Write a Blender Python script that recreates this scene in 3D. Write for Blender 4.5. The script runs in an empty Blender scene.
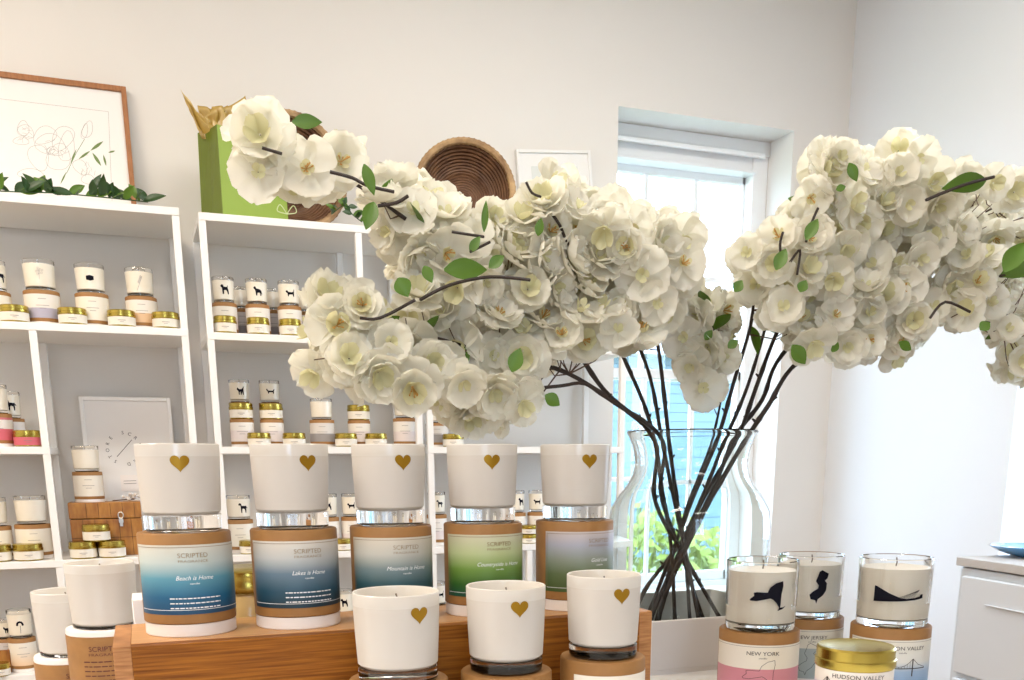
import bpy, bmesh, random
import numpy as np
from math import *
from mathutils import Vector, Matrix, noise
random.seed(7)
SC = bpy.context.scene
COL = SC.collection

# ------------------------------------------------------------------ camera
FPX, CX, CY = 945.0, 512.0, 683.0
YAW, PIT, ROLL, CZ = radians(21.0), radians(13.2), radians(0.3), 1.2
FW = Vector((sin(YAW) * cos(PIT), cos(YAW) * cos(PIT), -sin(PIT)))
RT = Vector((cos(YAW), -sin(YAW), 0)); UP = RT.cross(FW)
R2 = RT * cos(ROLL) - UP * sin(ROLL); U2 = UP * cos(ROLL) + RT * sin(ROLL)
cam = bpy.data.cameras.new('camera'); cam_o = bpy.data.objects.new('camera', cam); COL.objects.link(cam_o)
cam_o.matrix_world = Matrix(((R2.x, U2.x, -FW.x, 0), (R2.y, U2.y, -FW.y, 0), (R2.z, U2.z, -FW.z, CZ), (0, 0, 0, 1)))
cam.sensor_width = 36; cam.lens = FPX / 1024 * 36; cam.shift_y = (CY - 340) / 1024
cam.clip_start = 0.02; cam.clip_end = 200
SC.camera = cam_o

# ------------------------------------------------------------------ world, lamps, exposure
w = bpy.data.worlds.new('sky'); SC.world = w; w.use_nodes = True
bg = w.node_tree.nodes['Background']; bg.inputs[0].default_value = (0.60, 0.755, 1.0, 1); bg.inputs[1].default_value = 11.0
vs = SC.view_settings; vs.view_transform = 'Standard'; vs.look = 'None'; vs.gamma = 1; vs.use_curve_mapping = False; vs.exposure = 0.15

def area(name, loc, rot, sx, sy, power, col):
    l = bpy.data.lights.new(name, 'AREA'); l.shape = 'RECTANGLE'; l.size = sx; l.size_y = sy; l.energy = power; l.color = col
    o = bpy.data.objects.new(name, l); COL.objects.link(o); o.location = loc; o.rotation_euler = rot
    return o
LAMPS = [((-1.3, 1.7), 44, (1.0, 0.86, 0.72), 'to the left'), ((-0.9, 0.1), 38, (1.0, 0.89, 0.79), 'over the left of the table'), ((1.2, 1.7), 30, (1.0, 0.94, 0.88), 'near the tall window, added as fill'),
         ((0.2, -1.5), 16, (1.0, 0.93, 0.86), 'near the shop front, added as fill')]  # left two follow the warm wall light; last two are unseen added fill
for (lx, ly), p, c, lw in LAMPS:
    area('unseen_ceiling_light', (lx, ly, 2.955), (0, 0, 0), 1.1, 0.5, p, c)

# ------------------------------------------------------------------ helpers
def P(px, py, Y):                       # the point of the plane y = Y that is seen at a pixel
    d = FW + R2 * ((px - CX) / FPX) + U2 * ((CY - py) / FPX)
    return Vector((0, 0, CZ)) + d * (Y / d.y)

MATS = {}
def mat(name, col, rough=0.5, metal=0.0, **k):
    if name in MATS: return MATS[name]
    m = bpy.data.materials.new(name); m.use_nodes = True; MATS[name] = m
    nt = m.node_tree; b = nt.nodes['Principled BSDF']
    b.inputs['Base Color'].default_value = (*col, 1); b.inputs['Roughness'].default_value = rough; b.inputs['Metallic'].default_value = metal
    if 'trans' in k: b.inputs['Transmission Weight'].default_value = k['trans']
    if 'spec' in k: b.inputs['Specular IOR Level'].default_value = k['spec']
    if 'ior' in k: b.inputs['IOR'].default_value = k['ior']
    if 'coat' in k: b.inputs['Coat Weight'].default_value = k['coat']; b.inputs['Coat Roughness'].default_value = 0.08
    if 'noise' in k:                    # colour variation: (scale, amount, stretch)
        sc, am, st = k['noise']
        tc = nt.nodes.new('ShaderNodeTexCoord'); mp = nt.nodes.new('ShaderNodeMapping'); mp.inputs['Scale'].default_value = st
        nz = nt.nodes.new('ShaderNodeTexNoise'); nz.inputs['Scale'].default_value = sc; nz.inputs['Detail'].default_value = 6
        cr = nt.nodes.new('ShaderNodeValToRGB')
        c2 = k.get('col2', tuple(c * (1 - am) for c in col))
        cr.color_ramp.elements[0].position = 0.32; cr.color_ramp.elements[1].position = 0.68
        cr.color_ramp.elements[0].color = (*c2, 1); cr.color_ramp.elements[1].color = (*col, 1)
        nt.links.new(tc.outputs['Object'], mp.inputs[0]); nt.links.new(mp.outputs[0], nz.inputs['Vector'])
        nt.links.new(nz.outputs['Fac'], cr.inputs[0]); nt.links.new(cr.outputs[0], b.inputs['Base Color'])
        bp = nt.nodes.new('ShaderNodeBump'); bp.inputs['Strength'].default_value = k.get('bump', 0.1); bp.inputs['Distance'].default_value = 0.002
        nt.links.new(nz.outputs['Fac'], bp.inputs['Height']); nt.links.new(bp.outputs[0], b.inputs['Normal'])
    return m

def ramp_mat(name, stops, z0, z1, rough=0.45, axis='Z', tilt=0.0):  # printed colour gradient of a label
    m = bpy.data.materials.new(name); m.use_nodes = True; MATS[name] = m
    nt = m.node_tree; b = nt.nodes['Principled BSDF']; b.inputs['Roughness'].default_value = rough
    tc = nt.nodes.new('ShaderNodeTexCoord'); sp = nt.nodes.new('ShaderNodeSeparateXYZ')
    ad = nt.nodes.new('ShaderNodeMath'); ad.operation = 'MULTIPLY_ADD'; ad.inputs[1].default_value = tilt
    mr = nt.nodes.new('ShaderNodeMapRange'); mr.inputs[1].default_value = z0; mr.inputs[2].default_value = z1
    cr = nt.nodes.new('ShaderNodeValToRGB'); e = cr.color_ramp.elements
    e[0].position = stops[0][0]; e[0].color = (*stops[0][1], 1); e[1].position = stops[-1][0]; e[1].color = (*stops[-1][1], 1)
    for p, c in stops[1:-1]: q = e.new(p); q.color = (*c, 1)
    nt.links.new(tc.outputs['Object'], sp.inputs[0]); nt.links.new(sp.outputs['X'], ad.inputs[0]); nt.links.new(sp.outputs[axis], ad.inputs[2])
    nt.links.new(ad.outputs[0], mr.inputs[0]); nt.links.new(mr.outputs[0], cr.inputs[0]); nt.links.new(cr.outputs[0], b.inputs['Base Color'])
    return m

def translucent(name, col, tcol, fac, rough=0.5, gloss=0.06):
    m = bpy.data.materials.new(name); m.use_nodes = True; MATS[name] = m; nt = m.node_tree
    for n in list(nt.nodes): nt.nodes.remove(n)
    o = nt.nodes.new('ShaderNodeOutputMaterial'); d = nt.nodes.new('ShaderNodeBsdfDiffuse'); t = nt.nodes.new('ShaderNodeBsdfTranslucent')
    g = nt.nodes.new('ShaderNodeBsdfGlossy'); x = nt.nodes.new('ShaderNodeMixShader'); y = nt.nodes.new('ShaderNodeMixShader')
    d.inputs[0].default_value = (*col, 1); t.inputs[0].default_value = (*tcol, 1); g.inputs['Roughness'].default_value = rough
    x.inputs[0].default_value = fac; y.inputs[0].default_value = gloss
    nt.links.new(d.outputs[0], x.inputs[1]); nt.links.new(t.outputs[0], x.inputs[2]); nt.links.new(x.outputs[0], y.inputs[1])
    nt.links.new(g.outputs[0], y.inputs[2]); nt.links.new(y.outputs[0], o.inputs[0])
    return m

def pane_mat():
    m = bpy.data.materials.new('window_glass'); m.use_nodes = True; nt = m.node_tree
    for n in list(nt.nodes): nt.nodes.remove(n)
    o = nt.nodes.new('ShaderNodeOutputMaterial'); t = nt.nodes.new('ShaderNodeBsdfTransparent'); g = nt.nodes.new('ShaderNodeBsdfGlossy')
    x = nt.nodes.new('ShaderNodeMixShader'); g.inputs['Roughness'].default_value = 0.02
    t.inputs[0].default_value = (0.96, 0.98, 0.98, 1)
    x.inputs[0].default_value = 0.05; nt.links.new(t.outputs[0], x.inputs[1]); nt.links.new(g.outputs[0], x.inputs[2]); nt.links.new(x.outputs[0], o.inputs[0])
    return m

class MB:
    def __init__(s): s.v = []; s.f = []; s.mi = []; s.cur = 0
    def add(s, vs, fs):
        n = len(s.v); s.v += [tuple(v) for v in vs]; s.f += [tuple(i + n for i in f) for f in fs]; s.mi += [s.cur] * len(fs)
    def box(s, x0, x1, y0, y1, z0, z1, M4=None):
        vs = [(x, y, z) for z in (z0, z1) for y in (y0, y1) for x in (x0, x1)]
        if M4: vs = [M4 @ Vector(v) for v in vs]
        s.add(vs, [(0, 2, 3, 1), (4, 5, 7, 6), (0, 1, 5, 4), (2, 6, 7, 3), (0, 4, 6, 2), (1, 3, 7, 5)])
    def lathe(s, prof, seg=40, c=(0, 0), close=False):
        n = len(prof); vs = []; fs = []; rings = []
        for r, z in prof:
            if r < 1e-6: rings.append([len(vs)]); vs.append((c[0], c[1], z))
            else:
                rings.append(list(range(len(vs), len(vs) + seg)))
                vs += [(c[0] + r * cos(2 * pi * k / seg), c[1] + r * sin(2 * pi * k / seg), z) for k in range(seg)]
        pr = list(zip(rings, rings[1:])) + ([(rings[-1], rings[0])] if close else [])
        for a, b in pr:
            for k in range(seg):
                k2 = (k + 1) % seg
                if len(a) == 1 and len(b) == 1: continue
                if len(a) == 1: fs.append((a[0], b[k2], b[k]))
                elif len(b) == 1: fs.append((a[k], a[k2], b[0]))
                else: fs.append((a[k], a[k2], b[k2], b[k]))
        s.add(vs, fs)
    def tube(s, pts, rad, seg=8, closed=False):
        pts = [Vector(p) for p in pts]; n = len(pts)
        if not hasattr(rad, '__len__'): rad = [rad] * n
        vs = []; fs = []; prev = None
        for i, p in enumerate(pts):
            a = pts[i - 1] if i > 0 else (pts[-1] if closed else p); b = pts[(i + 1) % n] if (i < n - 1 or closed) else p
            t = (b - a)
            if t.length < 1e-9: t = Vector((0, 0, 1))
            t.normalize()
            if prev is None:
                u = t.cross(Vector((0, 0, 1)));
                if u.length < 0.1: u = t.cross(Vector((1, 0, 0)))
            else: u = prev - t * prev.dot(t)
            u.normalize(); prev = u; v = t.cross(u)
            vs += [p + (u * cos(2 * pi * k / seg) + v * sin(2 * pi * k / seg)) * rad[i] for k in range(seg)]
        for i in range(n if closed else n - 1):
            j = (i + 1) % n
            for k in range(seg): fs.append((i * seg + k, i * seg + (k + 1) % seg, j * seg + (k + 1) % seg, j * seg + k))
        if not closed:
            fs.append(tuple(reversed(range(seg)))); fs.append(tuple((n - 1) * seg + k for k in range(seg)))
        s.add(vs, fs)
    def grid(s, fn, nu, nv):
        vs = [fn(i / nu, j / nv) for j in range(nv + 1) for i in range(nu + 1)]
        s.add(vs, [(j * (nu + 1) + i, j * (nu + 1) + i + 1, (j + 1) * (nu + 1) + i + 1, (j + 1) * (nu + 1) + i) for j in range(nv) for i in range(nu)])
    def mesh(s, name, mats, smooth=True, angle=40):
        me = bpy.data.meshes.new(name); me.from_pydata(s.v, [], s.f); me.update()
        if not isinstance(mats, (list, tuple)): mats = [mats]
        for m in mats: me.materials.append(m)
        me.polygons.foreach_set('material_index', s.mi)
        if smooth:
            me.polygons.foreach_set('use_smooth', [True] * len(me.polygons))
            me.set_sharp_from_angle(angle=radians(angle))
        me.validate(); return me
    def build(s, name, mats, parent=None, smooth=True, bevel=0, solid=0, angle=40):
        return link(name, s.mesh(name, mats, smooth, angle), parent, bevel, solid)

def link(name, me, parent=None, bevel=0, solid=0):
    o = bpy.data.objects.new(name, me); COL.objects.link(o)
    if parent: o.parent = parent
    if solid: m = o.modifiers.new('thickness', 'SOLIDIFY'); m.thickness = solid
    if bevel: m = o.modifiers.new('soft_edges', 'BEVEL'); m.width = bevel; m.segments = 2; m.limit_method = 'ANGLE'
    return o
def tag(o, label, cat, group=None):
    o['label'] = label; o['category'] = cat
    if group: o['group'] = group
    return o
def thing(name, label, cat, loc=(0, 0, 0), rz=0, group=None):
    o = bpy.data.objects.new(name, None); COL.objects.link(o); o.location = loc; o.rotation_euler = (0, 0, rz); o.empty_display_size = 0.03
    return tag(o, label, cat, group)
def struct(o): o['kind'] = 'structure'; return o

# flat outline -> thin sheet wrapped on a cylinder/cone whose radius is R(z); centre faces local -Y turned by th0
def wrap_poly(mb, poly, cx, cz, sc, R, th0=0.0, cuts=3, off=0.0004):
    bm = bmesh.new(); vs = [bm.verts.new((x * sc, y * sc, 0)) for x, y in poly]; bm.faces.new(vs)
    bmesh.ops.triangulate(bm, faces=bm.faces[:])
    if cuts: bmesh.ops.subdivide_edges(bm, edges=bm.edges[:], cuts=cuts, use_grid_fill=True)
    bm.verts.ensure_lookup_table(); out = []
    for v in bm.verts:
        z = cz + v.co.y; r = R(z) + off; th = th0 + (cx + v.co.x) / R(cz)
        out.append((r * sin(th), -r * cos(th), z))
    fs = [tuple(v.index for v in f.verts) for f in bm.faces]; bm.verts.index_update()
    mb.add(out, fs); bm.free()
def wrap_line(mb, pts, wd, R, th0=0.0, off=0.0004, closed=False):     # stroke on the cylinder; pts = (arc length, z)
    if closed: pts = list(pts) + [pts[0]]
    for (ax, az), (bx, bz) in zip(pts, pts[1:]):
        L = hypot(bx - ax, bz - az)
        if L < 1e-7: continue
        nx, nz = -(bz - az) / L * wd / 2, (bx - ax) / L * wd / 2
        n = max(1, int(abs(bx - ax) / 0.004)); vs = []
        for i in range(n + 1):
            t = i / n
            for s in (-1, 1):
                x = ax + (bx - ax) * t + s * nx; z = az + (bz - az) * t + s * nz; r = R(z) + off; th = th0 + x / R(z)
                vs.append((r * sin(th), -r * cos(th), z))
        mb.add(vs, [(2 * i, 2 * i + 2, 2 * i + 3, 2 * i + 1) for i in range(n)])
_T = {}
def text_tris(s):
    if s in _T: return _T[s]
    cu = bpy.data.curves.new('lettering', 'FONT'); cu.body = s; cu.align_x = 'CENTER'; cu.resolution_u = 3
    o = bpy.data.objects.new('lettering', cu); COL.objects.link(o)
    bpy.context.view_layer.update()
    me = bpy.data.meshes.new_from_object(o.evaluated_get(bpy.context.evaluated_depsgraph_get()))
    r = ([tuple(v.co[:2]) for v in me.vertices], [tuple(p.vertices) for p in me.polygons])
    bpy.data.objects.remove(o); bpy.data.curves.remove(cu); bpy.data.meshes.remove(me); _T[s] = r
    return r
def wrap_text(mb, s, cx, cz, size, R, th0=0.0, off=0.0005, sx=1.0, shear=0.0):
    vs, fs = text_tris(s); out = []
    for x, y in vs:
        z = cz + y * size; r = R(z) + off; th = th0 + (cx + (x + shear * y) * size * sx) / R(cz)
        out.append((r * sin(th), -r * cos(th), z))
    mb.add(out, fs)

# ------------------------------------------------------------------ materials
WALLR = mat('cool_lit_wall', (0.74, 0.765, 0.785), 0.85, noise=(3, 0.02, (1, 1, 1)), bump=0.04)  # wall colour cooled, window daylight tint put into the paint
WALL = mat('warm_lit_wall', (0.77, 0.75, 0.71), 0.85, noise=(3, 0.02, (1, 1, 1)), bump=0.04)  # wall colour warmed to carry the lamplight
WHITE = mat('white_paint', (0.83, 0.83, 0.81), 0.4)
TRIM = mat('white_trim', (0.88, 0.90, 0.91), 0.45)
FLOORM = mat('floor_boards', (0.42, 0.27, 0.15), 0.45, noise=(4, 0.4, (1, 8, 1)))
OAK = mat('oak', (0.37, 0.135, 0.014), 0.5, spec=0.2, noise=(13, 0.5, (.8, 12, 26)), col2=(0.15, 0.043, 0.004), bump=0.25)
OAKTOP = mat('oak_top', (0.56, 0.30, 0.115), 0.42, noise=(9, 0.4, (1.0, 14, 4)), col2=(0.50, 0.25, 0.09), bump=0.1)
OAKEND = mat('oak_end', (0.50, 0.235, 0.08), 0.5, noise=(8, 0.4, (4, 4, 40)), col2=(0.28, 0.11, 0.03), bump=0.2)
KRAFT = mat('kraft_card', (0.34, 0.165, 0.048), 0.62, noise=(60, 0.15, (1, 1, 1)), bump=0.05)
CREAM = mat('cream_label', (0.80, 0.755, 0.66), 0.5)
WHCARD = mat('white_card', (0.84, 0.79, 0.75), 0.5)
INK = mat('dark_ink', (0.03, 0.025, 0.025), 0.5)
BLACK = mat('black_print', (0.004, 0.004, 0.010), 0.6, spec=0.12)
GREYINK = mat('grey_ink', (0.25, 0.22, 0.2), 0.5)
GOLDINK = mat('gold_ink', (0.30, 0.22, 0.12), 0.35, 0.4)
WHITEINK = mat('white_ink', (0.85, 0.87, 0.87), 0.5)
REDINK = mat('maroon_ink', (0.10, 0.015, 0.012), 0.5)
HEART = mat('gold_foil', (0.34, 0.185, 0.008), 0.35, 0.6)
GOLD = mat('gold_metal', (0.50, 0.39, 0.085), 0.25, 1.0)
WAX = mat('cream_wax', (0.88, 0.83, 0.70), 0.4)
WAXG = mat('wax_behind_glass', (0.82, 0.77, 0.65), 0.35, coat=0.6)
WICK = mat('wick', (0.16, 0.13, 0.10), 0.8)
FROST = translucent('frosted_glass', (0.72, 0.68, 0.625), (0.78, 0.74, 0.69), 0.22, 0.15, 0.05)
FROSTT = translucent('frosted_rim', (0.765, 0.735, 0.69), (0.86, 0.84, 0.80), 0.40, 0.15, 0.05)
GLASS = mat('clear_glass', (1, 1, 1), 0.0, trans=1.0, ior=1.45)
VGLASS = mat('vase_glass', (0.93, 0.985, 0.985), 0.0, trans=1.0, ior=1.35)
PETAL = translucent('petal', (0.90, 0.88, 0.80), (0.93, 0.92, 0.80), 0.42, 0.5, 0.02)
PETALC = translucent('petal_heart', (0.76, 0.74, 0.50), (0.84, 0.82, 0.52), 0.38, 0.5, 0.02)
STAM = mat('stamen', (0.62, 0.36, 0.10), 0.7)
LEAF = mat('leaf', (0.10, 0.22, 0.012), 0.45, noise=(12, 0.3, (1, 1, 1)))
LEAFD = mat('dark_leaf', (0.03, 0.085, 0.02), 0.4, noise=(12, 0.3, (1, 1, 1)))
LEAFL = mat('light_leaf', (0.22, 0.36, 0.06), 0.45, noise=(14, 0.25, (1, 1, 1)))
BARK = mat('bark', (0.035, 0.022, 0.018), 0.65, noise=(30, 0.5, (1, 1, 1)), bump=0.5)
TWIG = mat('twig', (0.10, 0.055, 0.035), 0.7)
WICKER = mat('wicker', (0.20, 0.095, 0.04), 0.6, noise=(25, 0.6, (1, 1, 1)), col2=(0.085, 0.035, 0.015), bump=0.6)
WICKL = mat('light_wicker', (0.50, 0.33, 0.16), 0.6, noise=(22, 0.5, (1, 1, 1)), col2=(0.13, 0.06, 0.025), bump=0.6)
FRAMEW = mat('frame_wood', (0.42, 0.18, 0.07), 0.4, noise=(10, 0.3, (12, 12, 3)), bump=0.1)
PAPER = mat('paper', (0.82, 0.80, 0.76), 0.7)
PENCIL = mat('pencil', (0.42, 0.39, 0.37), 0.8)
PENCIL2 = mat('soft_pencil', (0.36, 0.33, 0.31), 0.8)
MATB = mat('mount_board', (0.83, 0.83, 0.81), 0.6)
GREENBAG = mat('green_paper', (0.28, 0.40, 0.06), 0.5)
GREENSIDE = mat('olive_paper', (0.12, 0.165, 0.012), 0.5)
TISSUE = translucent('gold_tissue', (0.60, 0.42, 0.09), (0.70, 0.48, 0.08), 0.3, 0.3, 0.12)
CRATE = mat('crate_wood', (0.44, 0.20, 0.035), 0.45, noise=(16, 0.5, (3, 3, 1)), col2=(0.22, 0.075, 0.012), bump=0.1)
STEEL = mat('dull_steel', (0.5, 0.48, 0.45), 0.35, 1.0)
AMBER = mat('amber_wax', (0.60, 0.42, 0.17), 0.3, coat=0.5)
BLUEGL = mat('blue_glass', (0.10, 0.33, 0.62), 0.08, coat=1.0)
GREYTOP = mat('cabinet_top', (0.50, 0.48, 0.46), 0.5)
PINKL = mat('pink_label', (0.62, 0.13, 0.17), 0.5)
PANE = pane_mat()

# ------------------------------------------------------------------ the room
XR, YW, XL, YB, ZC = 2.605, 3.22, -2.4, -2.6, 3.0
WX0, WX1, WZ0, WZ1 = 1.637, 2.360, 0.672, 2.380           # back-wall window opening
RY0, RY1, RZ0, RZ1 = 1.35, 2.33, 0.86, 2.05               # right-wall window opening
TH = 0.30
m = MB()
m.box(XL - TH, WX0, YW, YW + TH, 0, ZC); m.box(WX1, XR + TH, YW, YW + TH, 0, ZC)
m.box(WX0, WX1, YW, YW + TH, 0, WZ0); m.box(WX0, WX1, YW, YW + TH, WZ1, ZC)
struct(m.build('wall_back', WALL, smooth=False))
m = MB()
m.box(XR, XR + TH, YB, RY0, 0, ZC); m.box(XR, XR + TH, RY1, YW, 0, ZC); m.box(XR, XR + TH, RY0, RY1, 0, RZ0); m.box(XR, XR + TH, RY0, RY1, RZ1, ZC)
struct(m.build('wall_right', WALLR, smooth=False))
m = MB(); m.box(XL - TH, XL, YB, YW, 0, ZC); struct(m.build('wall_left', WALL, smooth=False))
m = MB()                                                   # unseen front wall, its opening added and sized for fill light
FX0, FX1, FZ0, FZ1 = -0.9, 0.1, 1.1, 2.2
m.box(XL - TH, FX0, YB - TH, YB, 0, ZC); m.box(FX1, XR + TH, YB - TH, YB, 0, ZC); m.box(FX0, FX1, YB - TH, YB, 0, FZ0); m.box(FX0, FX1, YB - TH, YB, FZ1, ZC)
struct(m.build('wall_front', WALL, smooth=False))
m = MB(); m.box(XL - TH, XR + TH, YB - TH, YW + TH, -0.1, 0); struct(m.build('floor', FLOORM, smooth=False))
m = MB(); m.box(XL - TH, XR + TH, YB - TH, YW + TH, ZC, ZC + 0.1); struct(m.build('ceiling', WALL, smooth=False))
m = MB(); m.box(XL, XR, YW - 0.015, YW, 0, 0.12); struct(m.build('baseboard_back', TRIM, bevel=0.004))
m = MB(); m.box(XR - 0.015, XR, YB, YW - 0.015, 0, 0.12); struct(m.build('baseboard_right', TRIM, bevel=0.004))
for (lx, ly), p, c, lw in LAMPS:
    t = thing('unseen_ceiling_lamp', 'flat rectangular ceiling lamp ' + lw, 'ceiling lamp', (lx, ly, 0), 0, 'ceiling lamps')
    m = MB(); m.box(-0.57, 0.57, -0.27, 0.27, 2.96, 3.0); m.build('housing', WHITE, t, bevel=0.005)

def sash_window(name, org, ax, dep, Wd, H, cols, rows_up, rows_dn, recess, left_frame=0.045):
    """org = inner lower left corner of the opening, ax = unit vector along the wall, dep = unit vector outwards"""
    e = bpy.data.objects.new(name, None); COL.objects.link(e); e.location = org; struct(e)
    R = Matrix((ax, dep, Vector((0, 0, 1)))).transposed(); e.rotation_euler = R.to_euler()
    y0 = recess; f = MB()
    hd = 0.065; fr = 0.012
    f.box(0, fr, y0 - 0.02, y0 + 0.06, 0, H); f.box(Wd - 0.066, Wd, y0 - 0.02, y0 + 0.06, 0, H)
    f.box(0, Wd, y0 - 0.03, y0 + 0.06, H - 0.05, H); f.box(0, Wd - 0.03, y0 - 0.045, y0 - 0.03, H - 0.062, H - 0.045)
    f.box(0, Wd - 0.06, y0 - 0.035, y0 + 0.05, H - 0.115, H - 0.105); f.box(0, Wd - 0.06, y0 - 0.01, y0 + 0.05, H - 0.105, H - 0.05)
    f.box(0, Wd, y0 - 0.02, y0 + 0.06, 0, 0.04)
    f.build('window_frame', TRIM, e, bevel=0.003)
    s = MB(); x0, x1 = fr, Wd - 0.066; z1 = H - 0.105; mid = H * 0.50
    g = MB()
    for a, b, n, yy in ((0.04, mid + 0.02, rows_dn, y0 + 0.0), (mid - 0.02, z1, rows_up, y0 + 0.03)):
        s.box(x0, x1, yy, yy + 0.028, a, a + 0.04); s.box(x0, x1, yy, yy + 0.028, b - 0.035, b)
        s.box(x0, x0 + 0.01, yy, yy + 0.028, a, b); s.box(x1 - 0.012, x1, yy, yy + 0.028, a, b)
        for k in range(1, cols): x = x0 + (x1 - x0) * k / cols; s.box(x - 0.009, x + 0.009, yy + 0.004, yy + 0.024, a, b)
        for k in range(1, n): z = a + (b - a) * k / n; s.box(x0, x1, yy + 0.004, yy + 0.024, z - 0.009, z + 0.009)
        g.box(x0 + 0.01, x1 - 0.01, yy + 0.0125, yy + 0.0145, a + 0.03, b - 0.03)
    s.build('sash', TRIM, e, bevel=0.002); g.build('pane', PANE, e, smooth=False)
    k = MB(); k.box(-0.0, Wd, -0.015, y0 - 0.02, -0.0, 0.02); k.build('window_sill', TRIM, e, bevel=0.004)
    return e
sash_window('window_1', (WX0, YW, WZ0), Vector((1, 0, 0)), Vector((0, 1, 0)), WX1 - WX0, WZ1 - WZ0, 3, 2, 2, 0.17)
sash_window('window_2', (XR, RY1, RZ0), Vector((0, -1, 0)), Vector((1, 0, 0)), RY1 - RY0, RZ1 - RZ0, 3, 2, 2, 0.17)
e = bpy.data.objects.new('fill_window', None); COL.objects.link(e); struct(e)  # unseen window behind the camera, added to let in fill daylight
m = MB()
for x in (FX0, FX0 + 0.475, FX1 - 0.05): m.box(x, x + 0.05, YB - 0.2, YB - 0.12, FZ0, FZ1)
m.box(FX0, FX1, YB - 0.2, YB - 0.12, FZ0, FZ0 + 0.05); m.box(FX0, FX1, YB - 0.2, YB - 0.12, FZ1 - 0.05, FZ1)
m.build('window_frame', TRIM, e, bevel=0.004)
m = MB(); m.box(FX0 + 0.02, FX1 - 0.02, YB - 0.165, YB - 0.16, FZ0 + 0.02, FZ1 - 0.02); m.build('pane', PANE, e, smooth=False)

# outside
m = MB(); m.box(-20, 20, YW + TH, 40, -0.35, -0.30); m.box(XR + TH, 20, -20, YW + TH, -0.35, -0.30)
struct(m.build('ground_lawn', mat('lawn', (0.20, 0.24, 0.12), 0.9, noise=(3, 0.4, (1, 1, 1))), smooth=False))
t = thing('neighbour_house', 'pale blue clapboard house across the lawn, seen through the window', 'house', (7.0, 13.5, -0.3))
m = MB()
for k in range(22): m.box(-4, 4, -0.02 * (k % 1) , 0.1, k * 0.14, k * 0.14 + 0.132)
m.box(-4, 4, 0.02, 4, 0, 3.08); m.build('siding', mat('blue_siding', (0.10, 0.17, 0.20), 0.6), t, smooth=False)
m = MB(); m.add([(-4.3, -0.4, 3.05), (4.3, -0.4, 3.05), (4.3, 2.0, 4.3), (-4.3, 2.0, 4.3), (-4.3, 4.4, 3.05), (4.3, 4.4, 3.05)], [(0, 1, 2, 3), (3, 2, 5, 4), (0, 3, 4), (1, 5, 2), (0, 4, 5, 1)])
m.build('roof', mat('shingle', (0.30, 0.32, 0.34), 0.8), t, smooth=False)
t = thing('garden_shrub', 'rounded yellow-green shrub outside the window beyond the vase', 'shrub', (4.35, 8.0, -0.3))
m = MB()
for k in range(900):
    a, b = random.uniform(0, 2 * pi), random.uniform(0, 1); rr = 0.75 + random.uniform(-.18, .08)
    c = Vector((rr * cos(a) * sqrt(1 - b * b) * 1.7, rr * sin(a) * sqrt(1 - b * b), 0.05 + 1.25 * b * rr)); s = random.uniform(.07, .13)
    d1 = Vector((random.gauss(0, 1), random.gauss(0, 1), random.gauss(0, 1))).normalized(); d2 = d1.orthogonal().normalized()
    m.add([c - d1 * s, c + d2 * s * .45, c + d1 * s, c - d2 * s * .45], [(0, 1, 2, 3)])
m.build('foliage', mat('shrub_leaf', (0.19, 0.24, 0.02), 0.7, noise=(5, 0.3, (1, 1, 1))), t, smooth=False)
m = MB(); m.tube([(0, 0, 0), (0.02, 0, 0.5)], 0.04); m.build('trunk', BARK, t)

# ------------------------------------------------------------------ shelving units
def shelf_unit(label, x0, x1, posts, shelves, ztop, name='shelving_unit'):
    """posts: (x, z0, z1) front/back uprights; shelves: (x0, x1, z)"""
    t = thing(name, label, 'shelving unit', (x0, 2.9, 0), 0); b = 0.0095
    for x, z0, z1 in posts:
        for y in (b, 0.30 - b):
            m = MB(); m.box(x - x0 - b, x - x0 + b, y - b, y + b, z0, z1); m.build('post', WHITE, t, bevel=0.0015)
    for xa, xb, z in shelves:
        m = MB(); m.box(xa - x0, xb - x0, 0.0 - 0.001, 0.301, z - 0.02, z); m.build('shelf', WHITE, t, bevel=0.0015)
    return t
Z1, Z2, Z3, Z4, Z5 = 1.561, 1.245, 0.940, 0.626, 0.12
shelf_unit('white metal shelving unit at left holding the framed drawing', -0.62, 0.161,
           [(-0.61, 0, 1.848), (0.151, 0, 1.848), (-0.229, 0, Z1 - 0.02)],
           [(-0.62, 0.161, 1.868), (-0.62, 0.161, Z1), (-0.62, -0.219, Z2), (-0.62, 0.161, Z3), (-0.62, 0.161, Z4), (-0.62, 0.161, Z5)], 1.868)
shelf_unit('white metal shelving unit in the middle under the green gift bag', 0.210, 0.825,
           [(0.219, 0, 1.842), (0.815, 0, 1.842), (0.648, Z1, 1.842)],
           [(0.210, 0.825, 1.862), (0.210, 0.825, Z1 - 0.006), (0.210, 0.825, Z2), (0.210, 0.825, Z3 - 0.005), (0.210, 0.825, Z4), (0.210, 0.825, Z5)], 1.862)
shelf_unit('white metal shelving unit at right beside the window', 0.840, 1.52,
           [(0.849, 0, 1.842), (1.511, 0, 1.842), (1.179, 0, Z3 - 0.026)],
           [(0.840, 1.52, 1.862), (0.840, 1.52, Z1 - 0.006), (0.840, 1.52, Z2), (0.840, 1.52, Z3 - 0.005), (0.840, 1.52, Z4), (0.840, 1.52, Z5)], 1.862)

# ------------------------------------------------------------------ candle kinds
CACHE = {}
def cached(key, fn):
    if key not in CACHE: CACHE[key] = fn()
    return CACHE[key]

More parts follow.
